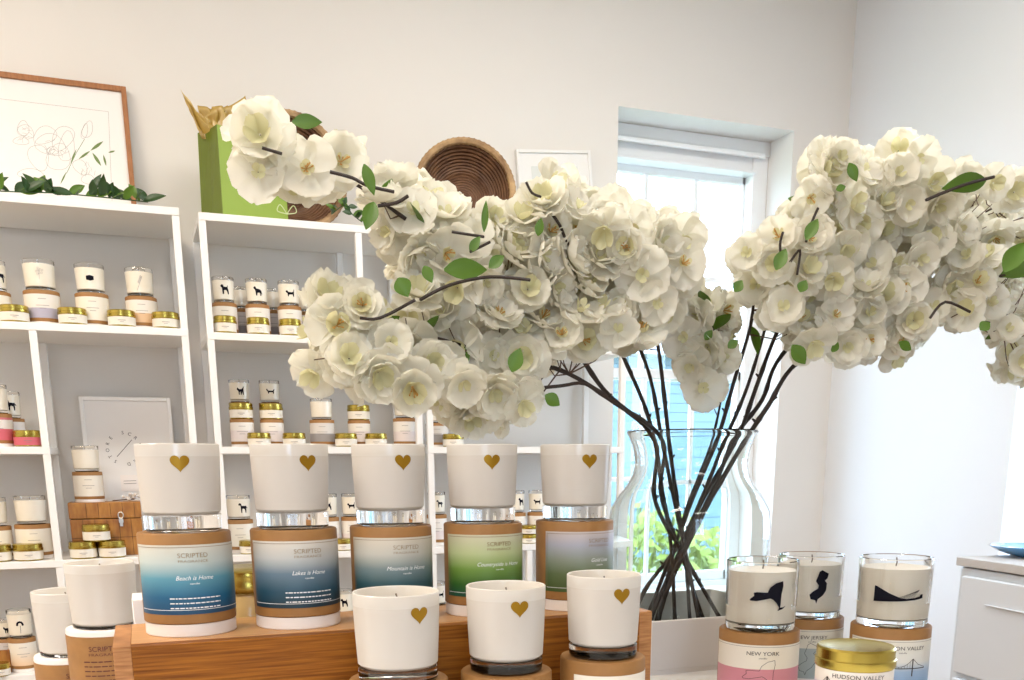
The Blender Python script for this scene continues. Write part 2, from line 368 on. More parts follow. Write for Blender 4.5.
def Rt(r, h):                       # tapered tumbler radius
    tp = 0.035 if r > .0435 else 0.085
    return lambda z: r * (1 - tp + tp * min(max(z / h, 0), 1))
HEARTP = [(16 * sin(a) ** 3 / 16, (13 * cos(a) - 5 * cos(2 * a) - 2 * cos(3 * a) - cos(4 * a)) / 16) for a in [2 * pi * k / 36 for k in range(36)]]
NYP = [((x - 318) / 100, (308 - y) / 100) for x, y in [(230, 324), (250, 307), (247, 293), (262, 290), (308, 291), (318, 268), (345, 248), (378, 240), (381, 262), (374, 300), (373, 345), (371, 361), (385, 360), (401, 355), (385, 368), (359, 376), (366, 362), (352, 340), (335, 324), (322, 318), (262, 331), (234, 330)]]
NJP = [((x - 558) / 100, (282 - y) / 100) for x, y in [(568, 197), (603, 215), (598, 238), (585, 250), (597, 265), (595, 300), (580, 325), (555, 345), (549, 367), (542, 350), (520, 345), (513, 322), (530, 305), (553, 290), (555, 275), (540, 252), (548, 230), (555, 205)]]
BRP = [((x - 446) / 100, (292 - y) / 100) for x, y in [(332, 253), (345, 256), (372, 270), (400, 285), (450, 306), (480, 311), (520, 306), (545, 300), (548, 292), (562, 290), (563, 309), (520, 317), (460, 322), (400, 325), (330, 328)]]
DOGS = {
 'terrier': [(-.9, .75), (-.6, 1), (-.35, .95), (-.2, .55), (.3, .5), (.5, .55), (.55, .85), (.68, .8), (.65, .3), (.85, -.3), (.9, -1), (.65, -1), (.5, -.45), (.25, -.15), (-.15, -.2), (-.2, -1), (-.5, -1), (-.55, -.1), (-.6, .35), (-.8, .45)],
 'retriever': [(-.95, .7), (-.75, .95), (-.5, .95), (-.35, .55), (.4, .4), (.75, .1), (.95, -.6), (.85, -.75), (.75, -.3), (.7, -.95), (.5, -.95), (.45, -.4), (.2, -.3), (-.1, -.35), (-.2, -.95), (-.42, -.95), (-.5, -.2), (-.65, .3), (-.85, .45)],
 'beagle': [(-1, .3), (-.8, .5), (-.55, .5), (-.35, .2), (.4, .15), (.75, .3), (.85, .8), (.95, .8), (.9, .1), (.9, -.75), (.7, -.75), (.6, -.3), (0, -.35), (-.25, -.4), (-.3, -.75), (-.48, -.75), (-.55, -.1), (-.8, .05)],
 'hound': [(-1, .6), (-.8, .9), (-.5, .85), (-.35, .4), (.3, .35), (.55, .4), (.95, -.1), (.85, -.2), (.6, .05), (.65, -.5), (.6, -1), (.42, -1), (.3, -.3), (-.1, -.15), (-.25, -.3), (-.3, -1), (-.48, -1), (-.55, 0), (-.6, .45), (-.9, .45)],
 'cat': [(-.8, .3), (-.7, .75), (-.45, .6), (-.3, .35), (.3, .4), (.6, .8), (.65, 1), (.8, .95), (.7, .3), (.75, -.9), (.55, -.9), (.4, -.2), (.2, -.9), (.02, -.9), (0, -.2), (-.2, -.3), (-.2, -.9), (-.4, -.9), (-.45, -.1), (-.6, .05)],
 'dachshund': [(-1, .5), (-.75, .6), (-.55, .2), (.5, .15), (.85, .6), (.95, .5), (.8, .0), (.8, -.5), (.6, -.5), (.5, -.2), (-.3, -.2), (-.35, -.5), (-.55, -.5), (-.6, -.1), (-.9, .2)],
 'mark': [(-.6, .3), (0, .45), (.6, .3), (.6, -.3), (0, -.45), (-.6, -.3)]}

def decal_mesh(kind, r, h, deg):
    def mk():
        m = MB(); R = Rt(r, h); th = radians(deg)
        if kind == 'heart': wrap_poly(m, HEARTP, 0, h * 0.79, 0.0088, R, th)
        elif kind == 'ny': wrap_poly(m, NYP, 0, h * 0.53, 0.0265, R, th, 3)
        elif kind == 'nj': wrap_poly(m, NJP, 0, h * 0.53, 0.0265, R, th, 3)
        elif kind == 'bridge':
            wrap_poly(m, BRP, 0, h * 0.50, 0.0265, R, th, 3)
            for k in range(8): wrap_line(m, [(-0.005 + k * 0.003, h * .5 - 0.005), (0.025, h * .5 + 0.006)], 0.0003, R, th)
        elif kind == 'flower':
            z = h * .45; wrap_line(m, [(0, z - .02), (0.001, z + 0.002)], .001, R, th)
            for k in range(7):
                a = pi * k / 6; wrap_poly(m, [(cos(t) * .9, sin(t) * .9) for t in [2 * pi * i / 8 for i in range(8)]], .007 * cos(a), z + .004 + .008 * sin(a), .0034, R, th, 1)
        elif kind == 'feather':
            z = h * .45; wrap_line(m, [(-.007, z - .018), (.008, z + .018)], .0008, R, th)
            for k in range(12): q = -0.002 + k * .0016; wrap_line(m, [(q * .42, z + q), (q * .42 - .004, z + q + .004)], .0007, R, th)
        elif kind == 'bouquet':
            z = h * .6
            for k in range(9):
                a = k * 2.4; q = .0032 * sqrt(k); wrap_line(m, [(q * cos(a) + .002 * cos(t), z + q * sin(a) + .0025 * sin(t)) for t in [2 * pi * i / 7 for i in range(7)]], .0006, R, th, closed=True)
            wrap_line(m, [(0, z - .004), (-.001, z - .02)], .0007, R, th)
        else: wrap_poly(m, DOGS[kind], 0, h * 0.5, r * 0.42, R, th, 2)
        return m.mesh('print', {'heart': HEART}.get(kind, BLACK if kind not in ('bouquet', 'feather') else GREYINK), smooth=True)
    return cached(('decal', kind, r, h, deg), mk)

def frosted_candle(x, y, z, r, h, deg, label, base=0.19, group=None, heart=True, faceY=None):
    t = thing('candle', label, 'candle', (x, y, z), face(x, y), group); R = Rt(r, h); hb = h * base
    def mk():
        m = MB(); m.lathe([(0, hb), (R(hb) * .9, hb), (R(hb) - .0002, hb + .003), (R(h * .5), h * .5), (R(h * .86), h * .86)], 64)
        m.cur = 1; m.lathe([(R(h * .86), h * .86), (R(h) - .0004, h - .0008), (R(h) - .0012, h), (R(h) - .0026, h - .0006), (R(h * .88) - .003, h * .86)], 64)
        m.cur = 2; m.lathe([(R(h * .88) - .003, h * .86), (0, h * .86)], 64)
        return m.mesh('frosted_tumbler', [FROST, FROSTT, WAX])
    link('frosted_tumbler', cached(('fr', r, h, base), mk), t)
    def mk():
        m = MB(); m.lathe([(0, 0.0), (R(0) - .003, 0.0), (R(0), .002), (R(hb) - .0002, hb - .0005), (R(hb) * .9, hb - .0008), (0, hb - .0008)], 64)
        return m.mesh('glass_base', GLASS)
    link('glass_base', cached(('fb', r, h, base), mk), t)
    def mk():
        m = MB(); m.tube([(0, 0, h * .861), (0.001, 0, h * .93), (0.0, 0, h * .97)], 0.0009, 6); return m.mesh('wick', WICK)
    link('wick', cached(('wk', r, h), mk), t)
    if heart: link('gold_heart', decal_mesh('heart', r, h, deg), t)
    return t

def clear_candle(x, y, z, r, h, deg, kind, label, group=None, seg=48, fill=0.86, basef=0.10):
    t = thing('candle', label, 'candle', (x, y, z), face(x, y), group); R = Rt(r, h); w = .0028 if r > .038 else .002
    small = r < .0425
    def mk():
        m = MB(); hb = h * basef
        if small:
            m.lathe([(0, 0), (R(0) - .004, 0), (R(0), .003), (R(hb), hb), (0, hb)], seg)
        else:
            m.lathe([(0, 0), (R(0) - .004, 0), (R(0) - .001, .001), (R(0), .004), (R(h * .5), h * .5), (R(h) - .0002, h - .001), (R(h) - w * .5, h), (R(h) - w, h - .001), (R(h * .5) - w, h * .5), (R(hb) - w - .001, hb + .002), (R(hb) - w - .005, hb), (0, hb)], seg)
        return m.mesh('glass_tumbler', GLASS)
    link('glass_base' if small else 'glass_tumbler', cached(('cg', r, h, basef), mk), t)
    if small:
        def mk():
            m = MB(); zf = h * fill; m.lathe([(R(zf), zf), (R(h) - .0002, h - .001), (R(h) - w * .5, h), (R(h) - w, h - .001), (R(zf) - w, zf)], seg, close=True)
            return m.mesh('glass_rim', GLASS)
        link('glass_rim', cached(('cr', r, h, fill), mk), t)
    def mk():
        m = MB(); hb = h * basef + .0006; g = 0.0 if small else w + .0004
        m.lathe([(0, hb), (R(hb) - g - .003, hb), (R(hb) - g, hb + .002), (R(h * .5) - g, h * .5), (R(h * fill) - g, h * fill - .0004), (0, h * fill - .0003)], seg)
        return m.mesh('wax', WAXG if small else WAX)
    link('wax', cached(('wx', r, h, basef, fill), mk), t)
    def mk():
        m = MB(); m.tube([(0, 0, h * fill + .0002), (0.001, 0, h * (fill + .06)), (0, 0, h * (fill + .13))], 0.001 if r > .038 else .0008, 6); return m.mesh('wick', WICK)
    link('wick', cached(('wk2', r, h), mk), t)
    if kind: link('print', decal_mesh(kind, r, h, deg), t)
    return t

def face(x, y): return atan2(x, y) * -1.0     # turn so that local -Y looks back to where people stand

def candle_box(x, y, z, r, h, deg, style, label, group=None, name='candle_box'):
    """cylindrical card box: kraft tube, white foot, wrapped label with printed lettering"""
    t = thing(name, label, 'candle box', (x, y, z), face(x, y), group); R = lambda q: r + 0.0003
    big = style in LABELS
    foot = {True: 0.125, False: 0.10}[big]; zb = h * foot
    if style in ('kraft_back',):
        def mk():
            m = MB(); m.lathe([(0, 0), (r - .001, 0), (r, .001), (r, h - .007), (0, h - .007)], 72); return m.mesh('tube', KRAFT)
        link('tube', cached(('kb', r, h), mk), t)
        def mk():
            m = MB(); m.lathe([(0, h - .0069), (r - .0006, h - .0069), (r - .0003, h - .006), (r - .001, h - .0008), (r - .002, h), (0, h)], 72); return m.mesh('lid', WHCARD)
        link('lid', cached(('kl', r, h), mk), t)
        def mk():
            m = MB(); th = radians(deg)
            wrap_text(m, 'SCRIPTED', 0, h - .0235, .0085, R, th); wrap_text(m, 'FRAGRANCE', 0, h - .029, .0045, R, th, sx=1.5)
            for k in range(9):
                zz = h - .036 - k * .0056
                a = -.026
                while a < .026:
                    b = min(.026, a + random.uniform(.003, .009)); wrap_line(m, [(a, zz), (b, zz)], .0013, R, th); a = b + .0011
            return m.mesh('printed_text', REDINK)
        link('printed_text', cached(('kt', r, h, deg), mk), t)
        return t
    def mk():
        m = MB(); m.lathe([(0, 0), (r - .0015, 0), (r - .0006, .001), (r - .0008, zb), (0, zb)], 72); return m.mesh('foot', WHCARD)
    link('foot', cached(('bf', r, h, foot), mk), t)
    def mk():
        m = MB(); m.lathe([(0, zb + .0003), (r - .001, zb + .0003), (r, zb + .0012), (r, h - .0015), (r - .0012, h), (0, h)], 72); return m.mesh('tube', KRAFT)
    link('tube', cached(('bt', r, h, foot), mk), t)
    if big:
        L = LABELS[style]; th = radians(deg); hw = radians(85); za, zc = h * .225, h * .895
        if style in ('ny', 'nj', 'hudson'): za, zc = h * .10, h * .855
        def mk():
            m = MB(); n = 48
            vs = [((r + .0003) * sin(th - hw + 2 * hw * i / n), -(r + .0003) * cos(th - hw + 2 * hw * i / n), q) for q in (za, zc) for i in range(n + 1)]
            m.add(vs, [(i, i + 1, n + 2 + i, n + 1 + i) for i in range(n)])
            return m.mesh('label', L['mat'](za, zc))
        link('label', cached(('bl', style, r, h, deg), mk), t)
        a = r * hw
        def mk():
            m = MB(); b = .0022
            if style in ('ny', 'nj', 'hudson'): wrap_line(m, [(-a + .001, zc - b), (a - .001, zc - b)], .0005, R, th)
            else:
                wrap_line(m, [(-a + b, za + .0045), (-a + b, zc - b), (a - b, zc - b), (a - b, za + .0045)], .0005, R, th)
            return m.mesh('border_line', L.get('line', GOLDINK))
        link('border_line', cached(('bo', style, r, h, deg), mk), t)
        if style not in ('ny', 'nj', 'hudson'):
            def mk():
                m = MB(); wrap_line(m, [(-a + .002, za + .0045), (a - .002, za + .0045)], .0005, R, th)
                wrap_text(m, L['text'], 0, za + (zc - za) * .50, .0058, R, th, sx=1.0, shear=.35); wrap_text(m, 'candle', 0, za + (zc - za) * .435, .0026, R, th, sx=1.4)
                if L.get('para'):
                    for k in range(3):
                        q = -.0245
                        while q < .0245:
                            b = min(.0245, q + random.uniform(.0016, .0052)); zz = za + (zc - za) * (.235 - .07 * k); wrap_line(m, [(q, zz), (b, zz)], .0011, R, th); q = b + .0009
                return m.mesh('white_lettering', WHITEINK)
            link('white_lettering', cached(('bw', style, r, h, deg), mk), t)
            def mk():
                m = MB(); wrap_text(m, 'SCRIPTED', 0, zc - .0120, .0062, R, th, sx=1.05); wrap_text(m, 'FRAGRANCE', 0, zc - .0165, .0033, R, th, sx=1.5)
                return m.mesh('gold_lettering', GOLDINK)
            link('gold_lettering', cached(('bg', style, r, h, deg), mk), t)
        else:
            def mk():
                m = MB(); wrap_text(m, L['text'], L.get('dx', 0), zc - .0125, .0068, R, th, sx=1.12); wrap_text(m, 'candle', L.get('dx', 0), zc - .0168, .0030, R, th, sx=1.3)
                if style == 'ny': wrap_line(m, [(px * .026 - .001, zc - .036 + py * .026) for px, py in NYP], .0005, R, th, closed=True)
                if style == 'nj': wrap_line(m, [(px * .026, zc - .040 + py * .026) for px, py in NJP], .0005, R, th, closed=True)
                if style == 'hudson': bridge_lines(m, R, th, zc - .036)
                return m.mesh('lettering', INK)
            link('lettering', cached(('bk', style, r, h, deg), mk), t)
    else:                                               # small boxes on the shelves
        st = SMALL[style]; th = radians(deg); hw = radians(78); za, zc = h * .20, h * .88
        def mk():
            m = MB(); n = 30
            vs = [((r + .0003) * sin(th - hw + 2 * hw * i / n), -(r + .0003) * cos(th - hw + 2 * hw * i / n), q) for q in (za, zc) for i in range(n + 1)]
            m.add(vs, [(i, i + 1, n + 2 + i, n + 1 + i) for i in range(n)]); return m.mesh('label', st(za, zc))
        link('label', cached(('sl', style, r, h, deg), mk), t)
        def mk():
            m = MB()
            for k, (q, l) in enumerate(((.80, .010), (.52, .016), (.40, .008))): wrap_line(m, [(-l, za + (zc - za) * q), (l, za + (zc - za) * q)], .0011, R, th)
            return m.mesh('label_print', GREYINK)
        link('label_print', cached(('sp', r, h, deg), mk), t)
    return t

def bridge_lines(m, R, th, z):
    wrap_line(m, [(-.034, z), (.034, z)], .0011, R, th)
    for c in (-.022, .014): wrap_line(m, [(c, z - .010), (c, z + .0125)], .0016, R, th)
    f = lambda x: z + .002 + .0105 * ((x + .004) / .018) ** 2
    wrap_line(m, [(-.022 + .0036 * k, f(-.022 + .0036 * k)) for k in range(11)], .0006, R, th)
    wrap_line(m, [(.014, z + .0125), (.022, z + .005), (.034, z + .001)], .0006, R, th); wrap_line(m, [(-.022, z + .0125), (-.030, z + .004), (-.036, z + .001)], .0006, R, th)
    for k in range(1, 10): x = -.022 + .0036 * k; wrap_line(m, [(x, z), (x, f(x))], .00035, R, th)

def G(name, stops): return lambda a, b: MATS.get(name) or ramp_mat(name, stops, a, b)
def stp(name, stops):                                     # sharp bands
    def f(a, b):
        if name in MATS: return MATS[name]
        mm = ramp_mat(name, stops, a, b)
        for n in mm.node_tree.nodes:
            if n.type == 'VALTORGB': n.color_ramp.interpolation = 'CONSTANT'
        return mm
    return f
LABELS = {
 'beach': dict(mat=G('beach_label', [(0, (.006, .055, .13)), (.25, (.006, .10, .21)), (.52, (.09, .28, .37)), (.75, (.48, .55, .53)), (1, (.62, .60, .52))]), text='Beach is Home', para=True),
 'lakes': dict(mat=G('lakes_label', [(0, (.005, .026, .044)), (.25, (.015, .07, .115)), (.52, (.12, .19, .25)), (.75, (.47, .49, .48)), (1, (.66, .62, .55))]), text='Lakes is Home', para=True),
 'mountain': dict(mat=G('mountain_label', [(0, (.008, .04, .055)), (.3, (.03, .095, .12)), (.52, (.17, .24, .245)), (.75, (.52, .52, .46)), (1, (.66, .61, .51))]), text='Mountain is Home'),
 'meadow': dict(mat=G('meadow_label', [(0, (.004, .07, .045)), (.2, (.03, .12, .018)), (.45, (.15, .28, .045)), (.7, (.46, .54, .26)), (1, (.60, .58, .42))]), text='Countryside is Home'),
 'gold': dict(mat=G('dusk_label', [(0, (.055, .10, .025)), (.3, (.11, .155, .065)), (.55, (.24, .28, .22)), (.78, (.38, .39, .46)), (1, (.58, .52, .50))]), text='Gold Line'),
 'ny': dict(mat=stp('pink_band_label', [(0, (.62, .25, .30)), (.58, (.78, .73, .63)), (.99, (.80, .75, .65))]), text='NEW YORK', line=GREYINK),
 'nj': dict(mat=stp('grey_band_label', [(0, (.36, .42, .42)), (.62, (.70, .67, .56)), (.99, (.72, .69, .58))]), text='NEW JERSEY', dx=0.004, line=GREYINK),
 'hudson_tin': dict(mat=G('river_tin_label', [(0, (.45, .42, .55)), (.3, (.50, .46, .58)), (.5, (.76, .70, .66)), (1, (.80, .75, .68))])),
 'hudson': dict(mat=G('river_label', [(0, (.10, .22, .42)), (.42, (.30, .42, .58)), (.60, (.66, .66, .62)), (1, (.72, .69, .60))]), text='HUDSON VALLEY', line=GREYINK)}
SMALL = {
 'plain': lambda a, b: CREAM,
 'lilac': stp('lilac_band', [(0, (.42, .40, .50)), (.42, (.78, .74, .68)), (.99, (.78, .74, .68))]),
 'peach': stp('peach_band', [(0, (.70, .47, .28)), (.42, (.78, .74, .68)), (.99, (.78, .74, .68))]),
 'peachfade': G('peach_fade', [(0, (.80, .55, .34)), (.6, (.80, .74, .64)), (1, (.80, .76, .68))]),
 'slate': stp('slate_band', [(0, (.30, .28, .28)), (.45, (.66, .62, .58)), (.99, (.66, .62, .58))]),
 'rose': stp('rose_band', [(0, (.62, .13, .17)), (.5, (.74, .70, .66)), (.9, (.55, .14, .16))]),
 'blush': stp('blush_band', [(0, (.74, .66, .64)), (.5, (.80, .76, .70)), (.99, (.80, .76, .70))])}

def candle_tin(x, y, z, r, h, label, group=None, band=None, seg=40):
    t = thing('candle_tin', label, 'candle tin', (x, y, z), face(x, y), group); hl = h * .40; R = lambda q: r - .0003
    def mk():
        m = MB(); m.lathe([(0, 0), (r - .004, 0), (r - .0008, .0025), (r - .0008, h - hl), (0, h - hl)], seg); return m.mesh('tin_body', GOLD)
    link('tin_body', cached(('tb', r, h), mk), t)
    def mk():
        m = MB(); m.lathe([(0, h - hl), (r + .0006, h - hl), (r + .0010, h - hl + .001), (r + .0010, h - hl * .62), (r - .0002, h - hl * .56), (r - .0002, h - .002), (r - .002, h), (r - .004, h - .0006), (0, h - .0006)], seg); return m.mesh('lid', GOLD)
    link('lid', cached(('tl', r, h), mk), t)
    def mk():
        m = MB(); n = 40; hw = radians(140); za, zc = h * .09, h - hl - .001
        vs = [((r - .0004) * sin(-hw + 2 * hw * i / n), -(r - .0004) * cos(-hw + 2 * hw * i / n), q) for q in (za, zc) for i in range(n + 1)]
        m.add(vs, [(i, i + 1, n + 2 + i, n + 1 + i) for i in range(n)]); return m.mesh('label', SMALL[band](za, zc) if band in SMALL else (CREAM if not band else LABELS[band]['mat'](za, zc)))
    link('label', cached(('tla', r, h, band), mk), t)
    if band != 'hudson_tin':
        def mk():
            m = MB(); z0 = h * .36; wrap_line(m, [(-.010, z0), (.010, z0)], .0012, R, 0); wrap_line(m, [(-.005, z0 - .004), (.005, z0 - .004)], .0008, R, 0); return m.mesh('label_print', GREYINK)
        link('label_print', cached(('tp', r, h), mk), t)
    return t

# ------------------------------------------------------------------ display table, riser, near stacks
TZ = 0.900
t = thing('display_table', 'white display table carrying the oak riser and the vase', 'table', (0.285, 0.90, 0))
m = MB(); m.box(-0.665, 0.665, -0.5, 0.555, TZ - 0.03, TZ); m.build('tabletop', WHITE, t, bevel=0.003)
for sx in (-1, 1):
    for yy in (-0.44, 0.495):
        m = MB(); m.box(sx * 0.61 - .025, sx * 0.61 + .025, yy - .025, yy + .025, 0, TZ - 0.03); m.build('leg', WHITE, t, bevel=0.003)
RZT = 1.035; RX0, RX1, RY_0, RY_1 = -0.037, 0.526, 0.928, 1.062
t = thing('wooden_riser', 'oak display riser with strong grain under the five labelled candle boxes', 'display riser', (RX0, RY_0, TZ))
hh = RZT - TZ; L = RX1 - RX0; D = RY_1 - RY_0; T = 0.016
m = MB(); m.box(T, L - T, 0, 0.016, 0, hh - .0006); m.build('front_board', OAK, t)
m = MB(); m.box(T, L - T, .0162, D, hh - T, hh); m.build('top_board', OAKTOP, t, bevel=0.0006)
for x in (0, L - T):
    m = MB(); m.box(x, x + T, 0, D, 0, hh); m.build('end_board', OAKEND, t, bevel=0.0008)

BR, BH, TR, THh = 0.0490, 0.0995, 0.0425, 0.0835
row = [  # px of axis, base centre y, radius factor, label angle, heart angle, style, box label, candle label
 (188, 1.000, .905, 8, 2, 'beach', 'round kraft box with a sea-blue fading label, leftmost on the riser', 'frosted white candle with centred gold heart standing on the sea-blue box'),
 (296.5, 1.000, .895, 17, 27, 'lakes', 'round kraft box with a dark navy fading label, second on the riser', 'frosted white candle with gold heart standing on the dark navy box'),
 (392.5, 1.000, .885, 21, 23, 'mountain', 'round kraft box with a grey-teal fading label, middle of the riser', 'frosted white candle with gold heart standing on the grey-teal box'),
 (483.5, 0.998, .885, 24, 16, 'meadow', 'round kraft box with a bright green fading label on the riser', 'frosted white candle with gold heart standing on the bright green box'),
 (574, 0.996, .905, 39, 24, 'gold', 'round kraft box with a lilac to olive label, rightmost on the riser', 'frosted white candle with gold heart standing on the lilac and olive box')]
for px, y, k, la, ha, st, lb, lc in row:
    x = P(px, 580, y).x
    candle_box(x, y, RZT, BR * k, BH, la, st, lb, 'labelled candle boxes on the riser')
    frosted_candle(x, y, RZT + BH, TR * k * 1.03, THh, ha, lc, 0.20, 'heart candles on the riser')
front = [(397, 0.862, .965, 31, 'frosted candle with gold heart in front of the riser, left of the front three'),
         (506, 0.852, .915, 20, 'frosted candle with gold heart in front of the riser, middle of the front three'),
         (603, 0.852, .885, 29, 'frosted candle with gold heart in front of the riser, right of the front three')]
bl = ['kraft candle box cut by the photo edge under the front left heart candle', 'kraft candle box cut by the photo edge under the front middle heart candle', 'kraft candle box with cream label under the front right heart candle']
for (px, y, k, ha, lc), lb, top in zip(front, bl, (1.0825, 1.084, 1.090)):
    x = P(px, 630, y).x; hb = top - THh - TZ
    candle_box(x, y, TZ, BR * k, hb, 40 if px > 600 else 60, 'hudson' if 0 else 'plain_big', lb, 'kraft boxes under the front heart candles') if 0 else None
    candle_box(x, y, TZ, BR * k, hb, 32, 'beach' if px < 420 else ('meadow' if px < 520 else 'cream'), lb, 'kraft boxes under the front heart candles') if 0 else None
    FR = (x, y, hb, k)
    candle_box(x, y, TZ, BR * k, hb, {397: 75, 506: 62, 603: 38}[px], 'front', lb, 'kraft boxes under the front heart candles') if 0 else candle_box(x, y, TZ, BR * k, hb, {397: 95, 506: 80, 603: 38}[px], 'plain', lb, 'kraft boxes under the front heart candles')
    frosted_candle(x, y, TZ + hb, TR * k, THh, ha, lc, 0.16, 'heart candles in front of the riser')

# two kraft-backed boxes left of the riser
x = P(102, 590, 1.235).x
candle_box(x, 1.235, TZ, 0.0455, 0.1085, -4, 'kraft_back', 'plain kraft candle box with dark red print directly left of the riser', 'kraft boxes left of the riser')
frosted_candle(x, 1.235, TZ + .1085, 0.0398, .0770, 0, 'large frosted white candle without a heart directly left of the riser', 0.05, None, False)
x = P(68, 620, 1.300).x
candle_box(x, 1.300, TZ, 0.0445, 0.0660, 12, 'kraft_back', 'low kraft candle box with dark red print at the far left of the table', 'kraft boxes left of the riser')
frosted_candle(x, 1.300, TZ + .0660, 0.0395, .0800, 0, 'frosted white candle without a heart, lower and farther left of the riser', 0.05, None, False)

# state candles on the right
def px_x(px, py, y): return P(px, py, y).x
y = 0.985; x = px_x(761, 600, y)
candle_box(x, y, TZ, 0.0495, 0.0945, 7, 'ny', 'kraft candle box reading NEW YORK with a pink band')
clear_candle(x, y, TZ + .0945, 0.0441, 0.0860, 13, 'ny', 'glass candle with black New York state silhouette')
y = 1.070; x = px_x(809, 600, y)
candle_box(x, y, TZ, 0.0480, 0.0890, 4, 'nj', 'kraft candle box reading NEW JERSEY behind the gold tin')
clear_candle(x, y, TZ + .089, 0.0437, 0.0850, 16, 'nj', 'glass candle with black New Jersey state silhouette')
y = 0.955; x = px_x(893, 600, y)
candle_box(x, y, TZ, 0.0495, 0.0925, 20, 'hudson', 'tall kraft candle box reading HUDSON VALLEY behind the gold tin')
clear_candle(x, y, TZ + .0925, 0.0452, 0.0865, 9, 'bridge', 'glass candle with a black suspension bridge print')
y = 0.775; x = px_x(855, 660, y)
candle_tin(x, y, TZ, 0.0395, .0600, 'taller gold lidded tin under the HUDSON VALLEY tin, at the bottom edge')
tt = candle_tin(x, y, TZ + .0600, 0.0395, .0520, 'gold lidded candle tin reading HUDSON VALLEY, nearest at right', None, 'hudson_tin', 64)
m = MB(); R = lambda q: 0.0395 - .0001
wrap_text(m, 'HUDSON VALLEY', .001, .0230, .0062, R, radians(6), sx=1.1); wrap_text(m, 'candle', .001, .0195, .003, R, radians(6), sx=1.3); bridge_lines(m, R, radians(-8), .0105)
m.build('lettering', INK, tt)

# tall amber jar behind the riser
x = P(250, 600, 1.19).x
t = thing('amber_jar', 'amber candle jar with gold lid behind the riser, between the two blue boxes', 'candle jar', (x, 1.19, TZ))
m = MB(); m.lathe([(0, 0), (.046, 0), (.049, .004), (.049, .145), (.046, .150), (0, .150)], 56); m.build('jar', AMBER, t)
m = MB(); m.lathe([(0, .1502), (.0505, .1502), (.051, .152), (.051, .166), (.049, .169), (.049, .1745), (.047, .176), (0, .176)], 56); m.build('lid', GOLD, t)
# small white card box behind the riser
m = MB(); m.box(-.03, .03, -.03, .03, 0, .152); o = m.build('gift_carton', WHCARD, bevel=0.0015); o.location = (P(160, 600, 1.16).x, 1.16, TZ); tag(o, 'plain white carton standing behind the left end of the riser', 'box')

# ------------------------------------------------------------------ vase in its white tray box
VX, VY = 0.797, 1.300
t = thing('planter_box', 'open white box holding the foot of the glass vase', 'box', (VX, VY, TZ)); BOXM = mat('box_card', (.66, .62, .585), .6)
bw, bh, bt = 0.139, 0.078, 0.007
m = MB(); m.box(-bw, bw, -bw, bw, 0, 0.006); m.build('bottom', BOXM, t)
for a in range(4):
    m = MB(); M4 = Matrix.Rotation(a * pi / 2, 4, 'Z'); m.box(-bw, bw - bt, -bw, -bw + bt, 0.006, bh, M4); m.build('side_panel', BOXM, t, bevel=0.001)
VZ = TZ + 0.0065
def vase_R(z):
    tb = [(0.907, .118), (.93, .1245), (1.10, .1255), (1.125, .1225), (1.145, .112), (1.16, .099), (1.178, .089), (1.196, .0855), (1.215, .088), (1.232, .094), (1.243, .0985)]
    return float(np.interp(z, [a for a, b in tb], [b for a, b in tb]))
zz = [.925, .96, 1.02, 1.08] + list(np.linspace(1.10, 1.236, 18)); wl = .0035
prof = [(0, VZ), (.105, VZ), (.115, VZ + .003)] + [(vase_R(z), z) for z in zz] + [(.0985, 1.240), (.0995, 1.2425), (.0970, 1.2445), (.0945, 1.241)] + [(vase_R(z) - wl, z) for z in reversed(zz)] + [(.108, VZ + .012), (0, VZ + .011)]
m = MB(); m.lathe(prof, 96)
m.v = [(a + VX, b + VY, c) for a, b, c in m.v]
vase = m.build('glass_vase', VGLASS, angle=60); tag(vase, 'large clear glass vase with narrow neck full of dark stems', 'vase')

